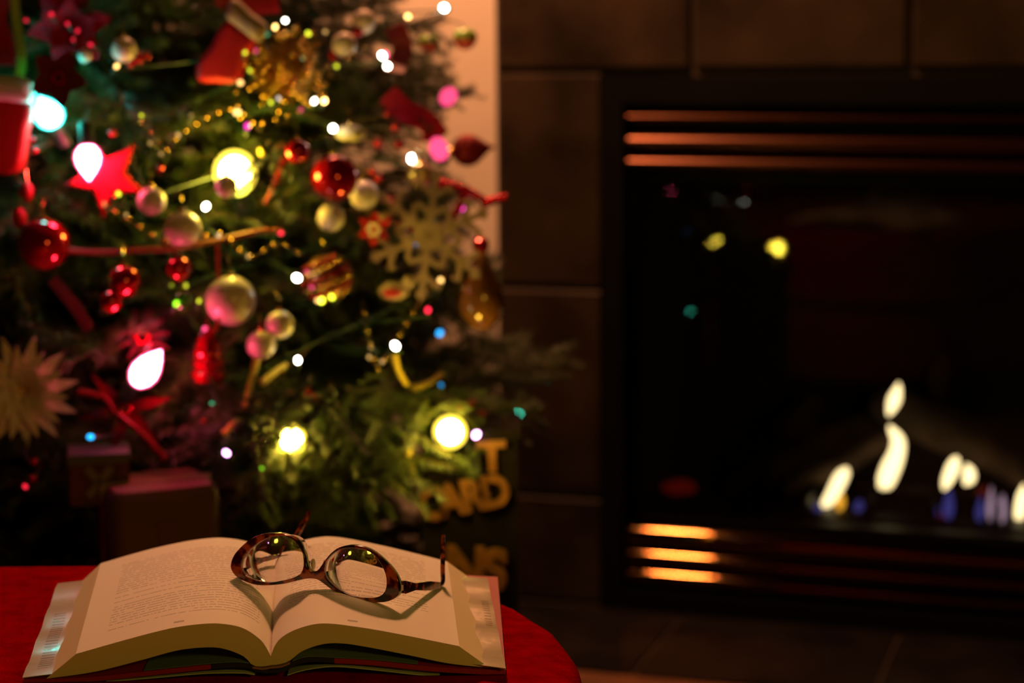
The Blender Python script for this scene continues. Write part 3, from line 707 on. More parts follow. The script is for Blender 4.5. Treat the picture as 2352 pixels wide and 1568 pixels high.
# ---- ornaments
m_redball = mat('red_ball', (.50, .004, .014), .10, .55, coat=.5)
m_redmatte = mat('red_satin', (.55, .008, .015), .45)
m_redglit = mat('red_glitter', (.62, .006, .02), .22, .75, bump=1.0, bscale=700)
m_pearl = mat('pearl', (.90, .74, .66), .30, 0, coat=.5)
m_goldglit = mat('gold_glitter', (.75, .42, .08), .2, .9, bump=1.0, bscale=600)
m_gold = mat('gold', (.85, .50, .10), .14, 1)
m_cap = mat('gold_cap', (.7, .45, .12), .25, 1)
m_wire = mat('green_wire', (.012, .04, .018), .5)
m_white = mat('white_fur', (.75, .66, .60), .9, bump=.8, bscale=500)
m_tan = mat('tan_wood', (.48, .34, .22), .6, vary=.25, vscale=40)
PX = lambda Y: Y / FPX
def hook(root, top, c=None):
    d = (Vector((AXIS.x, AXIS.y, top.z)) - top).normalized()
    MB().tube([top, top + Vector((0, 0, .008)), top + Vector((0, 0, .016)) + d * .012, top + Vector((0, 0, .010)) + d * .05], .0006, 5).build('hanger', m_cap, root)
def ball(x, y, r, m, label, k=1.05, name='ball_ornament', group=None, sq=(1, 1, 1), cat='ornament', off=0):
    p = tp(x, y, k + .04); rr = (r - 4) * PX(p.y)
    root = thing(name, label, cat, p - Vector((0, 0, rr * sq[2])), 0, group)
    MB().ball(p, rr, 28, 18, sq).build('globe', m, root)
    t = p + Vector((0, 0, rr * sq[2]))
    MB().lathe([(rr * .17, -.002), (rr * .17, .004), (.001, .0045)], t - Vector((0, 0, .001)), 12).build('cap', m_cap, root)
    hook(root, t + Vector((0, 0, .003))); return root
G1, G2 = 'red ball ornaments on the tree', 'pearl ball ornaments on the tree'
for x, y, r, k, l in ((768, 408, 58, 1.07, 'largest glossy red ball beside the lacy snowflake'), (683, 347, 32, 1.07, 'small glossy red ball just above the largest red ball'),
        (100, 560, 64, 1.07, 'large dark red ball at the far side under the pink bulb'), (285, 645, 42, 1.06, 'mid-sized dark red ball above a smaller red one'),
        (410, 617, 33, 1.06, 'small red ball directly below the larger pearl ball'), (255, 692, 30, 1.07, 'small red ball touching the mid-sized dark red ball')):
    ball(x, y, r, m_redball, l, k, group=G1)
for x, y, r, k, l in ((348, 462, 37, 1.08, 'pearl ball with pink sheen below the red star'), (420, 527, 47, 1.08, 'pearl ball between the pink-sheened pearl and the small red ball'),
        (530, 690, 62, 1.07, 'largest pearl ball above the red lantern'), (643, 745, 37, 1.08, 'pearl ball lit yellow from below beside the largest pearl'),
        (600, 792, 38, 1.06, 'pearl ball tucked under the yellow-lit pearl'), (520, 428, 30, 1.20, 'small pearl ball hanging in front of the round yellow bulb'),
        (835, 50, 32, 1.06, 'upper pearl ball of the pair beside the gold burst'), (790, 102, 32, 1.09, 'lower pearl ball of the pair beside the gold burst'),
        (835, 447, 38, 1.02, 'pearl ball half hidden behind the largest red ball'), (760, 500, 36, 1.04, 'pearl ball under the largest red ball'),
        (285, 114, 33, 1.06, 'bright pearl ball below the red glitter poinsettia'), (195, 128, 20, 1.03, 'tiny pearl ball left of the bright pearl')):
    ball(x, y, r, m_pearl, l, k, group=G2)
ball(965, 402, 35, mat('gold_clear_ball', (.75, .55, .25), .12, .4, coat=.6), 'gold tinted ball at the top of the snowflake', 1.10)
ball(420, 692, 30, mat('green_ball', (.03, .16, .01), .12, .4, coat=.6), 'small green ball beside the largest pearl ball', 1.03)
ball(805, 306, 40, mat('cream_satin', (.72, .60, .34), .4, vary=.2, vscale=60), 'cream egg-shaped ornament under the gold burst', 1.05, 'egg_ornament', sq=(1, .7, .55))
ball(62, 440, 22, m_redmatte, 'little elongated red drop ornament near the picture edge', 1.05, 'drop_ornament', sq=(.8, .8, 1.35))
ball(45, 500, 24, m_redmatte, 'small satin red drop touching the large dark red ball', 1.04, 'drop_ornament', sq=(.8, .8, 1.2))
# two-tone apples over the pale wall
m_apple = bpy.data.materials.new('apple_skin'); m_apple.use_nodes = True; nt = m_apple.node_tree; b = nt.nodes['Principled BSDF']; b.inputs['Roughness'].default_value = .3
tc = nt.nodes.new('ShaderNodeTexCoord'); sp = nt.nodes.new('ShaderNodeSeparateXYZ'); rp = nt.nodes.new('ShaderNodeValToRGB')
rp.color_ramp.elements[0].position = .42; rp.color_ramp.elements[0].color = (.80, .10, .13, 1); rp.color_ramp.elements[1].position = .62; rp.color_ramp.elements[1].color = (.30, .48, .06, 1)
nt.links.new(tc.outputs['Generated'], sp.inputs[0]); nt.links.new(sp.outputs[2], rp.inputs[0]); nt.links.new(rp.outputs[0], b.inputs['Base Color'])
for x, y, r, l in ((985, 98, 25, 'smaller pink and green apple ornament against the pale wall'), (1068, 88, 29, 'larger pink and green apple ornament against the pale wall')):
    p = at_y(x, y, 2.42); rr = (r - 2) * PX(2.42); root = thing('apple_ornament', l, 'ornament', p - Vector((0, 0, rr)), 0, 'apple ornaments')
    MB().lathe([(rr * math.sin(t) * (1.02 - .08 * math.cos(t)), -rr * math.cos(t) * .95 - (rr * .25 * max(0, math.cos(math.pi - t) - .6))) for t in [math.pi * i / 16 for i in range(17)]], p, 22).build('fruit', m_apple, root)
    MB().tube([p + Vector((0, 0, rr * .7)), p + Vector((-.004, 0, rr * 1.2)), p + Vector((-.02, .02, rr * 1.5)), at_y(x - 90, y - 30, 2.46)], .0009, 5).build('stem', m_stem, root)
# small red berries: picks of berries on stems
def pick(label, berries, k=1.06, m=None, extra=None):
    p0 = tp(*berries[0][:2], k); root = thing('berry_pick', label, 'berries', p0, 0, 'berry picks')
    inn = p0.lerp(Vector((AXIS.x, AXIS.y, p0.z + .02)), .18)
    for x, y, r in berries:
        p = tp(x, y, k); b_ = MB().ball(p, (r - 2) * PX(p.y), 14, 10).build('berry', m or m_redball, root)
        MB().tube([p, p.lerp(inn, .5) + Vector((0, 0, .006)), inn], .0008, 5).build('stalk', m_stem, b_)
    return root
pick('pair of red berries between the two stacked pearl balls', [(822, 72, 15), (765, 128, 15), (810, 88, 12)], 1.09)
pick('bright red berries beside the bright pearl ball', [(316, 134, 17), (300, 146, 12), (338, 128, 11)], 1.08)
pick('red berry sprig right of the largest red ball', [(856, 395, 12), (870, 410, 13), (898, 455, 10), (912, 468, 12)], 1.03)
pick('red berries around the lower edge of the snowflake', [(893, 500, 12), (918, 520, 14), (948, 528, 13), (930, 512, 10)], 1.05)
pick('scattered red berries above the gold tinted ball', [(868, 330, 14), (917, 332, 14), (908, 292, 13), (890, 262, 11), (1000, 322, 16), (978, 316, 12)], 1.03)
pick('dark red berries in the shadowed lower branches', [(58, 1117, 13), (75, 1100, 11), (78, 1060, 12), (470, 970, 11)], 1.02)
pick('red berries hanging beside the round yellow bulb at the lower edge', [(1055, 933, 11), (1108, 950, 9), (1085, 925, 8)], 1.05)
pick('red berry row left of the round pink bulb', [(80, 345, 11), (75, 320, 9), (10, 370, 11), (28, 385, 11)], 1.05)
pick('red berries scattered under the cyan bulb', [(258, 305, 13), (190, 296, 14), (356, 326, 11), (366, 386, 12), (345, 470, 9)], 1.03)
# gold tinsel burst
p = tp(655, 160, 1.04); rr = 100 * PX(p.y); gb = thing('tinsel_burst', 'large round gold tinsel burst with glittering tips', 'ornament', p - Vector((0, 0, rr)))
MB().ball(p, rr * .34, 20, 14).build('core', m_goldglit, gb)
tin = MB(); rr_ = random.Random(3); beadm = MB().ball((0, 0, 0), .0032, 8, 6).mesh('tip_bead'); beadm.materials.append(m_gold)
for i in range(520):
    d = Vector((rr_.gauss(0, 1), rr_.gauss(0, 1), rr_.gauss(0, 1))).normalized(); L2 = rr * rr_.uniform(.65, 1.02)
    s_ = d.orthogonal().normalized() * .0009; s2 = d.cross(s_)
    tin.add([p + d * rr * .3 + s_, p + d * rr * .3 - s_ * .5 + s2, p + d * rr * .3 - s_ * .5 - s2, p + d * L2], [(0, 1, 3), (1, 2, 3), (2, 0, 3)])
    if i < 130: link('tip_bead', beadm, gb, p + d * L2 - gb.location)
t_ = tin.build('tinsel', mat('gold_tinsel', (.62, .36, .08), .28, .85), gb, smooth=False); tag(t_, kind='stuff')
# flowers
def petal_mesh(name, L, W, cup, m, n=8):
    mb = MB(); V = []; 
    for i in range(n + 1):
        t = i / n; wd = W * (math.sin(math.pi * min(1, t * .93 + .07)) ** .8) * (1 - .35 * t)
        zc = L * t; yc = -cup * math.sin(math.pi * t * .9)
        for sgn, dep in ((-1, 0), (0, .22 * wd), (1, 0), (0, .22 * wd + .0012)): V.append(Vector((sgn * wd, yc + dep, zc)))
    F = []
    for i in range(n):
        a = i * 4; b_ = a + 4
        for k in range(4): F.append((a + k, a + (k + 1) % 4, b_ + (k + 1) % 4, b_ + k))
    mb.add(V, F); me = mb.mesh(name); me.materials.append(m); return me
def flower(c, layers, m, label, name, mid=None, face=(0, 0)):
    root = thing(name, label, 'flower', c); base_ = Matrix.Rotation(face[0], 3, 'Z') @ Matrix.Rotation(face[1], 3, 'X')
    for n, L, W, tilt, ph in layers:
        me = petal_mesh('petal', L, W, L * .12, m)
        for i in range(n): link('petal', me, root, (0, -.002 * n * 0, 0), (base_ @ Matrix.Rotation(2 * math.pi * i / n + ph, 3, 'Y') @ Matrix.Rotation(tilt, 3, 'X')).to_euler())
    for i in range(6):
        a = i * 1.05; MB().ball(c + base_ @ Vector((.006 * math.cos(a), -.008, .006 * math.sin(a))), .003, 10, 6).build('stamen', mid or m_gold, root)
    return root
k2 = PX(2.05)
m_cream = mat('cream_fabric_petal', (.86, .74, .66), .85, vary=.15, vscale=70, bump=.4, bscale=400)
flower(tp(58, 895, 1.06), [(11, 132 * k2, 21 * k2, .12, .25), (11, 118 * k2, 20 * k2, .35, .53), (8, 88 * k2, 20 * k2, .6, .6), (5, 50 * k2, 16 * k2, 1.0, .2)], m_cream, 'pale cream fabric poinsettia with pointed petals at the picture edge', 'poinsettia')
flower(tp(165, 60, 1.05), [(6, 105 * k2, 36 * k2, .2, .35), (5, 80 * k2, 28 * k2, .55, .1)], m_redglit, 'red glitter poinsettia at the top of the tree', 'poinsettia', m_redglit)
flower(tp(138, 178, 1.17), [(5, 74 * k2, 30 * k2, .3, .5)], mat('dark_red_velvet', (.16, .003, .008), .9, sheen=.3), 'dark red velvet flower behind the cyan bulb', 'velvet_flower', m_redglit)
flower(tp(330, 770, 1.03), [(11, 70 * k2, 7 * k2, .2, .3), (9, 55 * k2, 6 * k2, .6, .1)], mat('dim_red_glitter', (.07, .001, .003), .3, .6, bump=1.0, bscale=700), 'spiky red glitter flower above the tilted pink bulb', 'glitter_flower', m_redglit)
flower(tp(290, 935, 1.02), [(6, 112 * k2, 15 * k2, .1, .3)], mat('red_foil_leaf', (.14, .002, .004), .35, .3), 'narrow-leaved red foil flower below the tilted pink bulb', 'foil_flower', m_redglit)
flower(tp(860, 525, 1.04), [(6, 46 * k2, 16 * k2, .25, .1)], m_redmatte, 'small satin red flower left of the snowflake', 'satin_flower', m_pearl)
flower(tp(700, 905, 1.04), [(4, 42 * k2, 13 * k2, .3, .2)], m_redmatte, 'small dark red flower hanging above the flared yellow bulb', 'satin_flower', m_redglit)
# star, stockings, lantern, finial, bell, bird
def star_pts(c, r0, r1, n, ph): return [(c[0] + (r0 if i % 2 == 0 else r1) * math.sin(ph + math.pi * i / n), c[1] - (r0 if i % 2 == 0 else r1) * math.cos(ph + math.pi * i / n)) for i in range(2 * n)]
P0 = tp(245, 405, 1.05)
o = shape_px(star_pts((245, 405), 100, 44, 5, .75), (245, 405), P0.y, .003, .004, smooth=False); o = o.build('star_ornament', m_redglit, origin=P0); tag(o, 'red glitter star ornament behind the round pink bulb', 'ornament')
def stocking(label, body, cuff, k, c, mcuff):
    p = tp(*c, k); root = thing('stocking_ornament', label, 'ornament', p, 0, 'stocking ornaments')
    shape_px(body, c, p.y, .004, .007).build('stocking', m_redmatte, root); shape_px(cuff, c, p.y - .002, .005, .009).build('cuff', mcuff, root)
    q = shape_px([(c[0] - 3, c[1] - 3)] * 1 + [(c[0] + 3, c[1] - 3), (c[0], c[1] + 3)], c, p.y, .001, 0, smooth=False)
    hook(root, at_y(cuff[0][0], cuff[0][1], p.y)); return root
stocking('plain red stocking ornament left of the gold tinsel burst', [(520, 50), (556, 66), (592, 92), (566, 128), (556, 168), (540, 190), (500, 188), (462, 186), (450, 168), (456, 140), (486, 104)], [(545, 0), (528, 12), (522, 42), (548, 66), (590, 96), (606, 86), (612, 58), (578, 30)], 1.06, (530, 100), m_tan)
stocking('big red stocking with a white cuff at the picture edge', [(-95, 225), (70, 232), (66, 300), (58, 350), (40, 392), (-20, 400), (-70, 380)], [(-105, 172), (-20, 174), (60, 182), (78, 205), (74, 238), (0, 232), (-108, 236)], 1.10, (-10, 260), m_white)
# ribbons
def ribbon(pts, k, wpx, m, label, name='ribbon', Y=None):
    P = [at_y(x, y, Y) if Y else tp(x, y, k) for x, y in pts]; P = smooth_loop(P, 5, False); w2 = wpx * PX(P[0].y) / 2; rings = []
    for i, p in enumerate(P):
        t = (P[min(i + 1, len(P) - 1)] - P[max(i - 1, 0)]).normalized(); s_ = t.cross(Vector((.15 * math.sin(i * .5), -1, .1))).normalized() * w2; nn = t.cross(s_).normalized() * .0006
        rings.append([p - s_ - nn, p + s_ - nn, p + s_ + nn, p - s_ + nn])
    o = MB().loft(rings).build(name, m, origin=P[0]); return tag(o, label, 'ribbon')
ribbon([(32, -30), (36, 30), (44, 90), (50, 140), (44, 175)], 1.07, 20, mat('gold_ribbon', (.62, .46, .03), .35, .3), 'narrow gold ribbon hanging down to the white stocking cuff')
ribbon([(10, -20), (-8, 40), (12, 100), (14, 150)], 1.06, 44, m_redmatte, 'wide red ribbon tail beside the narrow gold ribbon')
ribbon([(890, 215), (930, 255), (975, 275), (1012, 318)], 1.05, 52, mat('red_mesh_ribbon', (.38, .006, .02), .4), 'red ribbon loop running down toward the pointed red finial')
ribbon([(905, 60), (925, 110), (905, 165)], 1.05, 46, mat('dark_red_ribbon', (.22, .004, .012), .5), 'dark red ribbon tail beside the pale wall')
ribbon([(500, -10), (560, 12), (640, 8)], 1.06, 44, m_redmatte, 'red ribbon across the top above the plain stocking')
ribbon([(120, 640), (170, 700), (205, 755)], 1.03, 26, mat('dark_red_ribbon2', (.10, .002, .006), .6), 'thin dark red ribbon hanging from the large dark red ball')
p = tp(1075, 345, 1.05); fin = thing('finial_ornament', 'pointed dark red finial ornament standing out against the pale wall', 'ornament', p); k3 = PX(p.y)
MB().lathe([(.001, -38 * k3), (16 * k3, -36 * k3), (30 * k3, -24 * k3), (38 * k3, -4 * k3), (34 * k3, 16 * k3), (20 * k3, 34 * k3), (8 * k3, 48 * k3), (.001, 62 * k3)], p, 20, (1, 0, .12)).build('body', mat('dark_red_glitter', (.25, .004, .01), .4, .5, bump=.7, bscale=600), fin)
MB().lathe([(12 * k3, -46 * k3), (12 * k3, -36 * k3)], p, 12, (1, 0, .12)).build('cap', m_cap, fin)
p = tp(478, 812, 1.06); k3 = PX(p.y); ln = thing('lantern_ornament', 'shiny red ribbed lantern ornament below the largest pearl ball', 'ornament', p - Vector((0, 0, 66 * k3)))
MB().lathe([(28, -66), (40, -64), (42, -48), (34, -44)], (0, 0, 0), 8)
for z0, z1, r0, r1 in ((-66, -40, 36, 40), (-36, -14, 34, 36), (-10, 10, 32, 33)):
    MB().lathe([(.001, z0 * k3), (r0 * k3 * .9, z0 * k3), (r0 * k3, (z0 + 4) * k3), (r1 * k3, (z1 - 4) * k3), (r1 * k3 * .9, z1 * k3), (.001, z1 * k3)], p, 8).build('tier', m_redball, ln)
MB().lathe([(14 * k3, -66 * k3), (14 * k3, 20 * k3)], p, 10).build('post', m_redball, ln)
MB().lathe([(30 * k3, 14 * k3), (26 * k3, 24 * k3), (16 * k3, 52 * k3), (5 * k3, 66 * k3), (.001, 68 * k3)], p, 8).build('roof', m_redball, ln); hook(ln, p + Vector((0, 0, 67 * k3)))
p = at_y(1105, 655, 2.2); k3 = PX(2.2); td = thing('teardrop_ornament', 'brown glass teardrop ornament with red top at the outer branch', 'ornament', p - Vector((0, 0, 105 * k3)))
MB().lathe([(.001, -105 * k3), (25 * k3, -98 * k3), (48 * k3, -70 * k3), (54 * k3, -38 * k3), (46 * k3, -4 * k3), (28 * k3, 30 * k3), (17 * k3, 60 * k3), (14 * k3, 80 * k3)], p, 24).build('body', mat('brown_glass', (.24, .09, .025), .18, .2, coat=.6, vary=.4, vscale=40), td)
MB().lathe([(15 * k3, 78 * k3), (19 * k3, 86 * k3), (19 * k3, 104 * k3), (8 * k3, 112 * k3)], p, 16).build('cap', m_redball, td); hook(td, p + Vector((0, 0, 110 * k3)))
p = tp(905, 668, 1.03); bd = thing('bird_ornament', 'small rounded tan and red ornament below the snowflake', 'ornament', p - Vector((0, 0, .014)))
k3 = PX(p.y); MB().ball(p, 36 * k3, 20, 12, (1, .6, .62)).build('body', m_tan, bd); MB().ball(p + Vector((-3 * k3, -20 * k3, -2 * k3)), 22 * k3, 16, 10, (1, .3, .5)).build('wing', m_redmatte, bd); MB().ball(p + Vector((34 * k3, 0, 20 * k3)), 16 * k3, 14, 10).build('head', m_tan, bd)
# beaded striped ball
p = tp(750, 640, 1.07); rr = 56 * PX(p.y); bb = thing('beaded_ball', 'striped ball with tilted rows of red and gold beads', 'ornament', p - Vector((0, 0, rr)))
MB().ball(p, rr, 26, 16).build('globe', mat('bronze_ball', (.20, .08, .02), .3, .4), bb)
bg = MB().ball((0, 0, 0), .0024, 8, 6).mesh('bead'); bg.materials.append(m_gold); br_ = MB().ball((0, 0, 0), .0024, 8, 6).mesh('bead'); br_.materials.append(m_redball)
tq = Matrix.Rotation(R(-22), 3, 'Y')
for j, h in enumerate((-.72, -.45, -.15, .15, .45, .72)):
    n = int(34 * math.sqrt(1 - h * h))
    for i in range(n):
        a = 2 * math.pi * i / n; rad = rr * math.sqrt(1 - h * h)
        link('bead', (bg, br_)[j % 2], bb, p + tq @ Vector((rad * math.cos(a), rad * math.sin(a), h * rr)) * 1.02 - bb.location)
hook(bb, p + Vector((0, 0, rr)))
# lacy snowflake
p = at_y(985, 540, 2.19); k3 = PX(2.19); sn = thing('snowflake_ornament', 'large lacy off-white wooden snowflake against the right side branches', 'ornament', p - Vector((0, 0, .07)))
sn['label'] = 'large lacy off-white snowflake ornament with six branched arms'
half_o = [(7, 0), (7, 42), (30, 62), (35, 54), (41, 58), (36, 76), (7, 62), (7, 88), (34, 110), (40, 102), (46, 107), (40, 124), (7, 106), (7, 128), (16, 140)]
arm_px = half_o + [(0, 155)] + [(-a, b) for a, b in reversed(half_o)]
for i in range(6):
    a = R(60 * i + 8); lp = [((x * math.cos(a) + yv * math.sin(a)) * k3, (yv * math.cos(a) - x * math.sin(a)) * k3) for x, yv in arm_px]
    facing(plate([lp], .0012, .0004, 1), p, (1, -.25, 0), (0, 0, 1)).build('arm', mat('snowflake_paint', (.34, .22, .16), .6, vary=.1, vscale=60), sn)
cr = [(38 * k3 * math.sin(R(30 * i)), 38 * k3 * math.cos(R(30 * i))) for i in range(12)]; ci = [(20 * k3 * math.sin(R(60 * i)), 20 * k3 * math.cos(R(60 * i))) for i in range(6)]
facing(plate([cr, ci], .0015, .0004, 1), p, (1, -.25, 0), (0, 0, 1)).build('hub', MATS['snowflake_paint'], sn); hook(sn, p + Vector((0, 0, .07)))
# little twigs and picks
def twig(pts, k, r, m, label, name='glitter_twig', Y=None, cat='twig'):
    P = [at_y(x, y, Y) if Y else tp(x, y, k) for x, y in pts]; P = smooth_loop(P, 4, False); n = len(P)
    o = MB().tube(P, [r * (1 - .45 * i / n) for i in range(n)], 8).build(name, m, origin=P[0]); return tag(o, label, cat, 'glitter twigs')
m_gtw = mat('gold_twig', (.68, .48, .07), .35, .4, bump=.6, bscale=500)
for pts, l in (([(592, 815), (578, 870), (562, 935)], 'gold glitter twig hanging under the pearl pair'), ([(600, 880), (630, 855), (658, 836)], 'gold glitter twig pointing up to the white light'),
        ([(905, 815), (915, 850), (935, 885)], 'gold glitter twig curving above the right fir bough'), ([(950, 892), (985, 880), (1016, 858)], 'gold glitter twig meeting the curved one'),
        ([(937, 1030), (944, 1065), (952, 1100)], 'gold glitter twig dangling below the round bulb'), ([(598, 350), (625, 342), (650, 330)], 'gold glitter twig above the large yellow bulb'),
        ([(512, 1000), (560, 950), (610, 915)], 'gold glitter twig slanting over the flared bulb'), ([(725, 1062), (750, 1048), (775, 1032)], 'short gold twig right of the flared bulb')):
    twig(pts, 1.06, .0042, m_gtw, l)
for pts, l in (([(1000, 420), (1060, 432), (1118, 462)], 'thick red glitter twig reaching past the snowflake'), ([(1105, 470), (1140, 458), (1165, 452)], 'red glitter twig tip over the tile surround'), ([(1065, 425), (1062, 460), (1040, 500)], 'red glitter twig drooping over the snowflake')):
    twig(pts, 1, .006, m_redglit, l, Y=2.24)
for pts, l in (([(380, 1055), (330, 1000), (270, 950)], 'dark red foil twig below the tilted pink bulb'), ([(180, 900), (240, 915), (265, 950)], 'thin red twig right of the cream poinsettia'), ([(655, 365), (630, 430), (610, 470)], 'red twig hanging from the small glossy red ball')):
    twig(pts, 1.05, .004, mat('dark_red_foil', (.16, .002, .005), .4, .4), l)
# bead garlands
def garland(pts, k, r, step, m, label, name='bead_garland'):
    P = [tp(x, y, k) for x, y in pts]; P = smooth_loop(P, 12, False); root = thing(name, label, 'garland', P[0])
    MB().tube(P, .0007, 5).build('thread', m_stem, root); me = MB().ball((0, 0, 0), r, 10, 8).mesh('bead'); me.materials.append(m); acc = 0
    for a, b in zip(P, P[1:]):
        acc += (b - a).length
        if acc >= step: acc = 0; link('bead', me, root, b - root.location)
    return root
garland([(230, 335), (265, 400), (272, 445), (240, 470), (288, 500), (400, 560), (505, 538), (572, 590), (640, 560), (700, 590)], 1.06, .0024, .013, m_gold, 'gold bead garland looping under the pearl balls')
garland([(300, 260), (345, 300), (370, 350), (410, 310), (480, 265), (545, 250), (600, 300)], 1.06, .0024, .013, m_gold, 'gold bead garland above the large yellow bulb')
garland([(830, 690), (860, 830), (880, 830), (960, 700), (1010, 640), (1060, 640)], 1.06, .0024, .013, m_gold, 'gold bead garland hanging below the beaded ball')
garland([(540, 180), (560, 280), (640, 270), (720, 235), (770, 160), (850, 95)], 1.09, .0024, .013, m_gold, 'gold bead garland around the tinsel burst')
def string(pts, k, r, m, label):
    P = smooth_loop([tp(x, y, k) for x, y in pts], 8, False); o = MB().tube(P, r, 7).build('twine', m, origin=P[0]); return tag(o, label, 'twine')
string([(150, 575), (240, 580), (330, 574), (405, 572)], 1.04, .0030, mat('dark_red_cord', (.20, .004, .008), .6), 'dark red cord stretched from the large dark red ball')
string([(400, 572), (500, 552), (590, 532), (650, 530)], 1.04, .0026, mat('rust_cord', (.30, .06, .012), .6), 'rust-coloured cord running on under the pearl balls')
string([(500, 560), (502, 620), (500, 740), (492, 760)], 1.12, .0018, m_redmatte, 'thin red cord hanging in front of the largest pearl ball')
# small patterned box ornament in the shade
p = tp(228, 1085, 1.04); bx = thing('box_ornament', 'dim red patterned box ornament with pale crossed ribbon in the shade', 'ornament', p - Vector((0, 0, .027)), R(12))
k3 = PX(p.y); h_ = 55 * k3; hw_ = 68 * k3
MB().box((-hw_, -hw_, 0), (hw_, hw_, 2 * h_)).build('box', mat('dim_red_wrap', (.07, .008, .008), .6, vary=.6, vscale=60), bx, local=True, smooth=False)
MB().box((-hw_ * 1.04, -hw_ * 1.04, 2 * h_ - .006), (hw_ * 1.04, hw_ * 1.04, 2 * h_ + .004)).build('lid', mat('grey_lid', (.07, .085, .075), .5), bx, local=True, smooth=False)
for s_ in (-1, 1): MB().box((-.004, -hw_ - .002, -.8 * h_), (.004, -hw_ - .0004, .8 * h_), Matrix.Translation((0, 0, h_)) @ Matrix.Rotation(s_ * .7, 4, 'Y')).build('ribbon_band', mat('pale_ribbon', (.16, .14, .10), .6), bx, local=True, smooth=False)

# ------------------------------------------------------------------ lights on the tree
def c9(r, L, n=18):
    return [(.001, L * .62), (r * .22, L * .54), (r * .55, L * .38), (r * .88, L * .15), (r, -L * .05), (r * .9, -L * .22), (r * .62, -L * .36), (r * .5, -L * .40)]
def big_bulb(x, y, wpx, lpx, axis, colr, st, label, Y=None, k=1.08, globe=False):
    p = at_y(x, y, Y) if Y else tp(x, y, k); s_ = PX(p.y); r = (wpx - 12) * .5 * s_; L2 = (lpx - 12) * s_; root = thing('string_bulb', label, 'light bulb', p, 0, 'big coloured bulbs'); axis = Vector(axis).normalized()
    g_ = glow('bulb_%s_%d' % (label.split()[1], st), colr, st)
    sh = bpy.data.materials.new('coloured_glass'); sh.use_nodes = True; nt = sh.node_tree; nt.nodes.remove(nt.nodes['Principled BSDF'])
    t_ = nt.nodes.new('ShaderNodeBsdfTransparent'); e2 = nt.nodes.new('ShaderNodeEmission'); e2.inputs[0].default_value = (*colr, 1); e2.inputs[1].default_value = 1.3; ad = nt.nodes.new('ShaderNodeAddShader')
    nt.links.new(t_.outputs[0], ad.inputs[0]); nt.links.new(e2.outputs[0], ad.inputs[1]); nt.links.new(ad.outputs[0], nt.nodes['Material Output'].inputs[0]); MATS.pop('x', None)
    f_ = .72 if globe else .86
    if globe:
        q = Vector((0, 0, 1)).rotation_difference(axis); MB().ball(p, r, 24, 16, (1, 1, L2 / 2 / r), q).build('glass_bulb', sh, root); MB().ball(p, r * f_, 20, 12, (1, 1, L2 / 2 / r), q).build('glowing_core', g_, root); e_ = -L2 * .5
    else: MB().lathe(c9(r, L2), p, 20, axis).build('glass_bulb', sh, root); MB().lathe(c9(r * f_, L2 * .93), p, 20, axis).build('glowing_core', g_, root); e_ = -L2 * .40
    MB().lathe([(r * .5, e_ + .002), (r * .55, e_ - .004), (r * .55, e_ - .022), (r * .3, e_ - .026), (.001, e_ - .026)], p, 14, axis).build('socket', m_wire, root)
    b_ = p + axis * (e_ - .026); MB().tube([b_, b_ + Vector((0, .02, .01)), b_.lerp(Vector((AXIS.x, AXIS.y, b_.z + .03)), .3)], .0016, 6).build('cable', m_wire, root)
YEL, PNK, CYN = (1, .70, .06), (1, .075, .17), (.045, 1, .85)
big_bulb(540, 396, 112, 120, (-.1, -.5, .8), YEL, 110, 'large yellow round bulb behind the small pearl ball', k=1.02, globe=True)
big_bulb(670, 1010, 80, 92, (.1, -.6, .5), YEL, 260, 'flared yellow bulb among bright needles below the red flower', k=1.05, globe=True)
big_bulb(1034, 992, 92, 96, (.1, -.7, .3), YEL, 150, 'round yellow bulb at the lower tree edge near the letter box', Y=2.1, globe=True)
big_bulb(202, 366, 78, 96, (.08, -.3, -1), PNK, 75, 'round pink bulb pointing down in front of the red star', k=1.10)
big_bulb(335, 850, 82, 124, (.62, -.3, .75), PNK, 75, 'tilted pink almond-shaped bulb right of the cream poinsettia', k=1.10)
big_bulb(112, 262, 84, 92, (-.3, -.4, .8), CYN, 50, 'bright cyan bulb partly hidden by dark red petals', k=1.08)
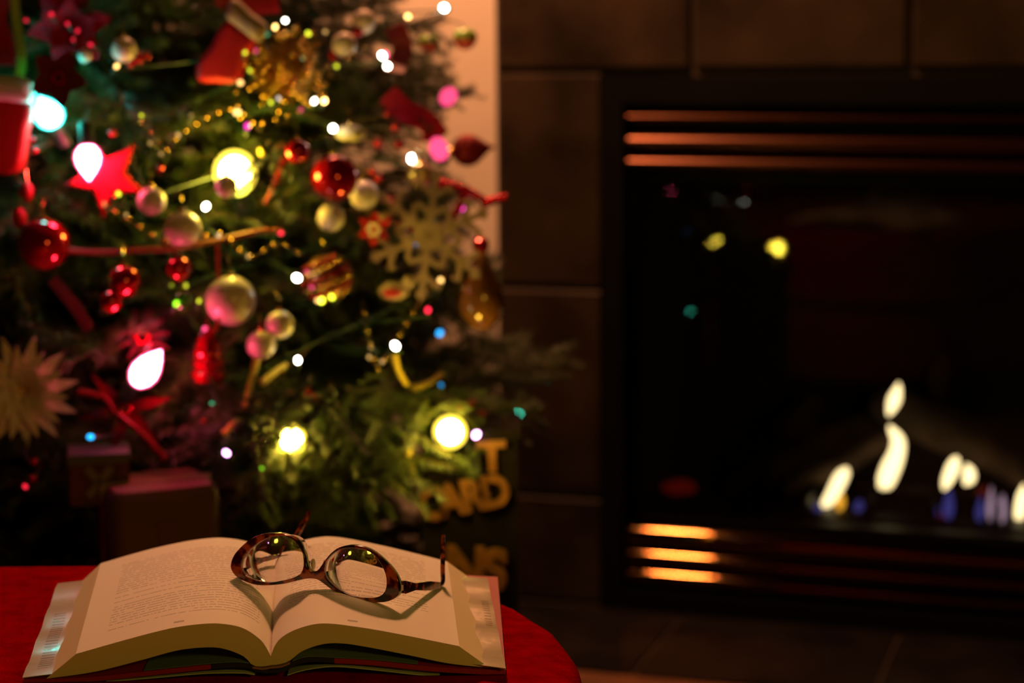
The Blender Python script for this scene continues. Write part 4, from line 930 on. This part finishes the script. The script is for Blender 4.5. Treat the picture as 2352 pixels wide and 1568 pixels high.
# mini lights and added glowing dots for bead glints, all parts of one string
fs = thing('fairy_lights_and_glints', 'string of tiny multicoloured fairy lights and added bead-glint dots wound through the tree', 'string lights', tp(600, 600, 1))
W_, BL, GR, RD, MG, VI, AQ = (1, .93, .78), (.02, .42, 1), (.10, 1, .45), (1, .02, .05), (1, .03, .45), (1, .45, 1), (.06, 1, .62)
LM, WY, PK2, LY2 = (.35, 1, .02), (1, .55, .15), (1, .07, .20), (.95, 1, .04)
minis_and_glints = [(1020, 18, 7, W_, 26), (937, 38, 5, WY, 8), (878, 128, 6, W_, 22), (890, 152, 6.5, W_, 22), (765, 295, 7, W_, 26), (945, 364, 7, W_, 26), (473, 474, 6.5, W_, 24), (682, 638, 7.5, W_, 26),
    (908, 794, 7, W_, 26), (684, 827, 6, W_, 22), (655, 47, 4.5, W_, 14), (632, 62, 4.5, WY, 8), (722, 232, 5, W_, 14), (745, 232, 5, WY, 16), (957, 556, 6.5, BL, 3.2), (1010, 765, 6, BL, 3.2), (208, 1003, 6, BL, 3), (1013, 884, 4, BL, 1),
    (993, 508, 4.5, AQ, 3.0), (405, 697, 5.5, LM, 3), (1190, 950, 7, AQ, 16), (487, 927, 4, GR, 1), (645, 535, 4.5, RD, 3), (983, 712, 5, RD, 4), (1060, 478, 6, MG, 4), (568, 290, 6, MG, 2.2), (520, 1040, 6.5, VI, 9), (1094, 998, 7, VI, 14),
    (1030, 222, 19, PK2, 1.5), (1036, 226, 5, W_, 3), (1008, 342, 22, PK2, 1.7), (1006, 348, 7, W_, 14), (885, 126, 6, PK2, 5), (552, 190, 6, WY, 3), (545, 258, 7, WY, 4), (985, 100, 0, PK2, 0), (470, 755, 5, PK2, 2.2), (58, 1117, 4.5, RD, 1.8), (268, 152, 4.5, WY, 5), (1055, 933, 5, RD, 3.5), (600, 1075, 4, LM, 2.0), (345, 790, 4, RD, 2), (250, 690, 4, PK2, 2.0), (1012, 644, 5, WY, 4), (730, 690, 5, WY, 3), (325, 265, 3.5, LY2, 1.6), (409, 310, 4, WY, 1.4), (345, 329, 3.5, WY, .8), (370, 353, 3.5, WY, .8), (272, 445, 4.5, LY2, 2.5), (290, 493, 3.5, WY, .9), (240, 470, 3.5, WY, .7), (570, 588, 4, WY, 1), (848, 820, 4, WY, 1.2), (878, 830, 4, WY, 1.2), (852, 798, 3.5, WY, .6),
    (773, 152, 4, LY2, 1.6), (563, 121, 4, LY2, 1.8), (574, 162, 4, LY2, 1.6), (588, 117, 4, PK2, 1.2), (708, 77, 4.5, LY2, 2.4), (747, 73, 4, WY, 1), (687, 105, 4, GR, .45), (696, 132, 4, GR, .4), (613, 79, 4, GR, .4), (691, 252, 4.5, PK2, 1), (622, 235, 4, LY2, 2), (640, 226, 4, W_, 1.2), (427, 656, 4, LY2, 1.2), (457, 691, 4, LY2, 1.6), (394, 655, 3.5, LY2, .5), (794, 622, 4, LY2, 1.4), (764, 632, 4, LY2, 1), (750, 640, 3.5, LY2, .8), (705, 625, 4, PK2, 1.2), (716, 660, 4, PK2, 1.4), (739, 690, 6, LY2, 5), (762, 682, 5.5, LY2, 4), (502, 541, 4, W_, .7), (440, 265, 3.5, WY, .5), (118, 33, 4, RD, 1.6), (155, 55, 4, RD, 1.3), (178, 71, 4, RD, 1.3), (208, 103, 4, RD, 1.6), (168, 91, 4, RD, 1.0), (60, 47, 4, RD, 1)]  # dim entries stand in for sparkle reflected by beads and glitter
Pl = []
for x, y, r, c_, st in minis_and_glints:
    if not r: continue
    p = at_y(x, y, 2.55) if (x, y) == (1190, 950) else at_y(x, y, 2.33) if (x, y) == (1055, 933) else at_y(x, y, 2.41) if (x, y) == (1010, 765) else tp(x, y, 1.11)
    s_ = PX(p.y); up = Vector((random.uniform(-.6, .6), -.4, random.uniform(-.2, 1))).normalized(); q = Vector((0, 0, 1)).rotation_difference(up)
    bl = MB().ball(p, r * s_, 14, 10, (1, 1, 1.35), q).build('bulb_or_glint', glow('mini_or_glint_%d_%d_%d_%d' % (c_[0] * 99, c_[1] * 99, c_[2] * 99, st * 10), c_, st), fs)  # bead glints get the same glowing bulb shape as the real lights
    MB().lathe([(r * s_ * .7, -r * s_ * 1.2), (r * s_ * .75, -r * s_ * 1.2 - .006), (.001, -r * s_ * 1.2 - .008)], p, 10, up).build('socket', m_wire, bl); Pl.append(p - up * (r * s_ * 1.2 + .006))  # added bead-glint dots get a socket too
Pl.sort(key=lambda p: round(-p.z * 9) * 10 + p.x)
path = []
for a, b in zip(Pl, Pl[1:]):
    for t in (0, .33, .67):
        p = a.lerp(b, t)
        if t:
            v = Vector((p.x - AXIS.x, p.y - AXIS.y, 0)); p = Vector((AXIS.x, AXIS.y, p.z)) + v.normalized() * tree_r(p.z) * .93
        path.append(p)
MB().tube(path, .0011, 5).build('wire', m_wire, fs)

# ------------------------------------------------------------------ things on the floor beside and under the tree
LY = 2.18
lp0, lp1 = at_y(960, 1010, LY), at_y(1188, 1010, LY)
bxw = lp1.x - lp0.x
m_box = mat('dark_stained_wood', (.008, .005, .004), .8, vary=.4, vscale=30, spec=.1); m_let = mat('brown_letter_wood', (.22, .08, .028), .6, vary=.25, vscale=50)
lbx = thing('letter_box', 'dark upright wooden box with raised brown letters beside the tree', 'wooden box', (lp0.x + bxw / 2, LY + .05, 0))
TOPB = at_y(1070, 1000, LY).z
MB().box((lp0.x + .004, LY + .004, 0), (lp1.x, LY + .10, TOPB)).build('box', m_box, lbx, smooth=False)
MB().box((lp0.x, LY, TOPB - .004), (lp1.x + .004, LY + .104, TOPB + .006)).build('lid', m_box, lbx, smooth=False)
def letter(ch, x, y, hpx, rot, wid=1.0):
    cu = bpy.data.curves.new('letter', 'FONT'); cu.body = ch; cu.align_x = 'CENTER'; cu.align_y = 'CENTER'; cu.size = 1; cu.extrude = .06; cu.offset = .035; cu.bevel_depth = .012
    ob = bpy.data.objects.new('letter', cu); me = bpy.data.meshes.new_from_object(ob); bpy.data.objects.remove(ob); bpy.data.curves.remove(cu)
    s_ = hpx * PX(LY) / .70; a = R(rot); mb = MB().add([v.co for v in me.vertices], [tuple(p.vertices) for p in me.polygons]); bpy.data.meshes.remove(me)
    c = at_y(x, y, LY); mb.v = [c + Vector(((v.x * wid * math.cos(a) - v.y * math.sin(a)) * s_, -v.z * s_ * .8 - .003, (v.x * wid * math.sin(a) + v.y * math.cos(a)) * s_)) for v in mb.v]
    o = mb.build('letter', m_let, lbx); return o
letter('T', 1130, 1050, 66, 3, 1.1)
for ch, x, y in (('C', 992, 1160), ('A', 1036, 1150), ('R', 1085, 1140), ('D', 1138, 1130)): letter(ch, x, y, 72, 11, .85)
for ch, x, y in (('N', 1068, 1305), ('S', 1136, 1312)): letter(ch, x, y, 92, -4, .95)
pc = at_y(335, 1180, 1.93); par = thing('parcel', 'plain brown paper parcel standing under the tree', 'parcel', (pc.x, pc.y + .06, 0), R(24))
ht = at_y(330, 1150, 1.9).z; m_kraft = mat('kraft_paper', (.10, .045, .018), .75, vary=.1, vscale=12, bump=.3, bscale=40)
def rbox(x0, x1, y0, y1, z0, z1, r):
    ring = lambda i, z: [Vector((cx_ + (r - i) * math.cos(R(a0 + d)), cy_ + (r - i) * math.sin(R(a0 + d)), z)) for cx_, cy_, a0 in ((x1 - r, y1 - r, 0), (x0 + r, y1 - r, 90), (x0 + r, y0 + r, 180), (x1 - r, y0 + r, 270)) for d in (0, 30, 60, 90)]
    return MB().loft([ring(r * .4, z0), ring(0, z0 + r * .6), ring(0, z1 - r * .6), ring(r * .4, z1)])
rbox(-.055, .055, -.05, .05, 0, ht, .014).build('paper_wrap', m_kraft, par, local=True)
MB().box((-.057, -.002, .0), (.057, .002, ht + .002)).build('string', mat('jute', (.3, .2, .1), .8), par, local=True, smooth=False)
MB().box((-.012, -.052, ht - .06), (.012, -.0502, ht - .03)).build('fold_flap', m_kraft, par, local=True, smooth=False)
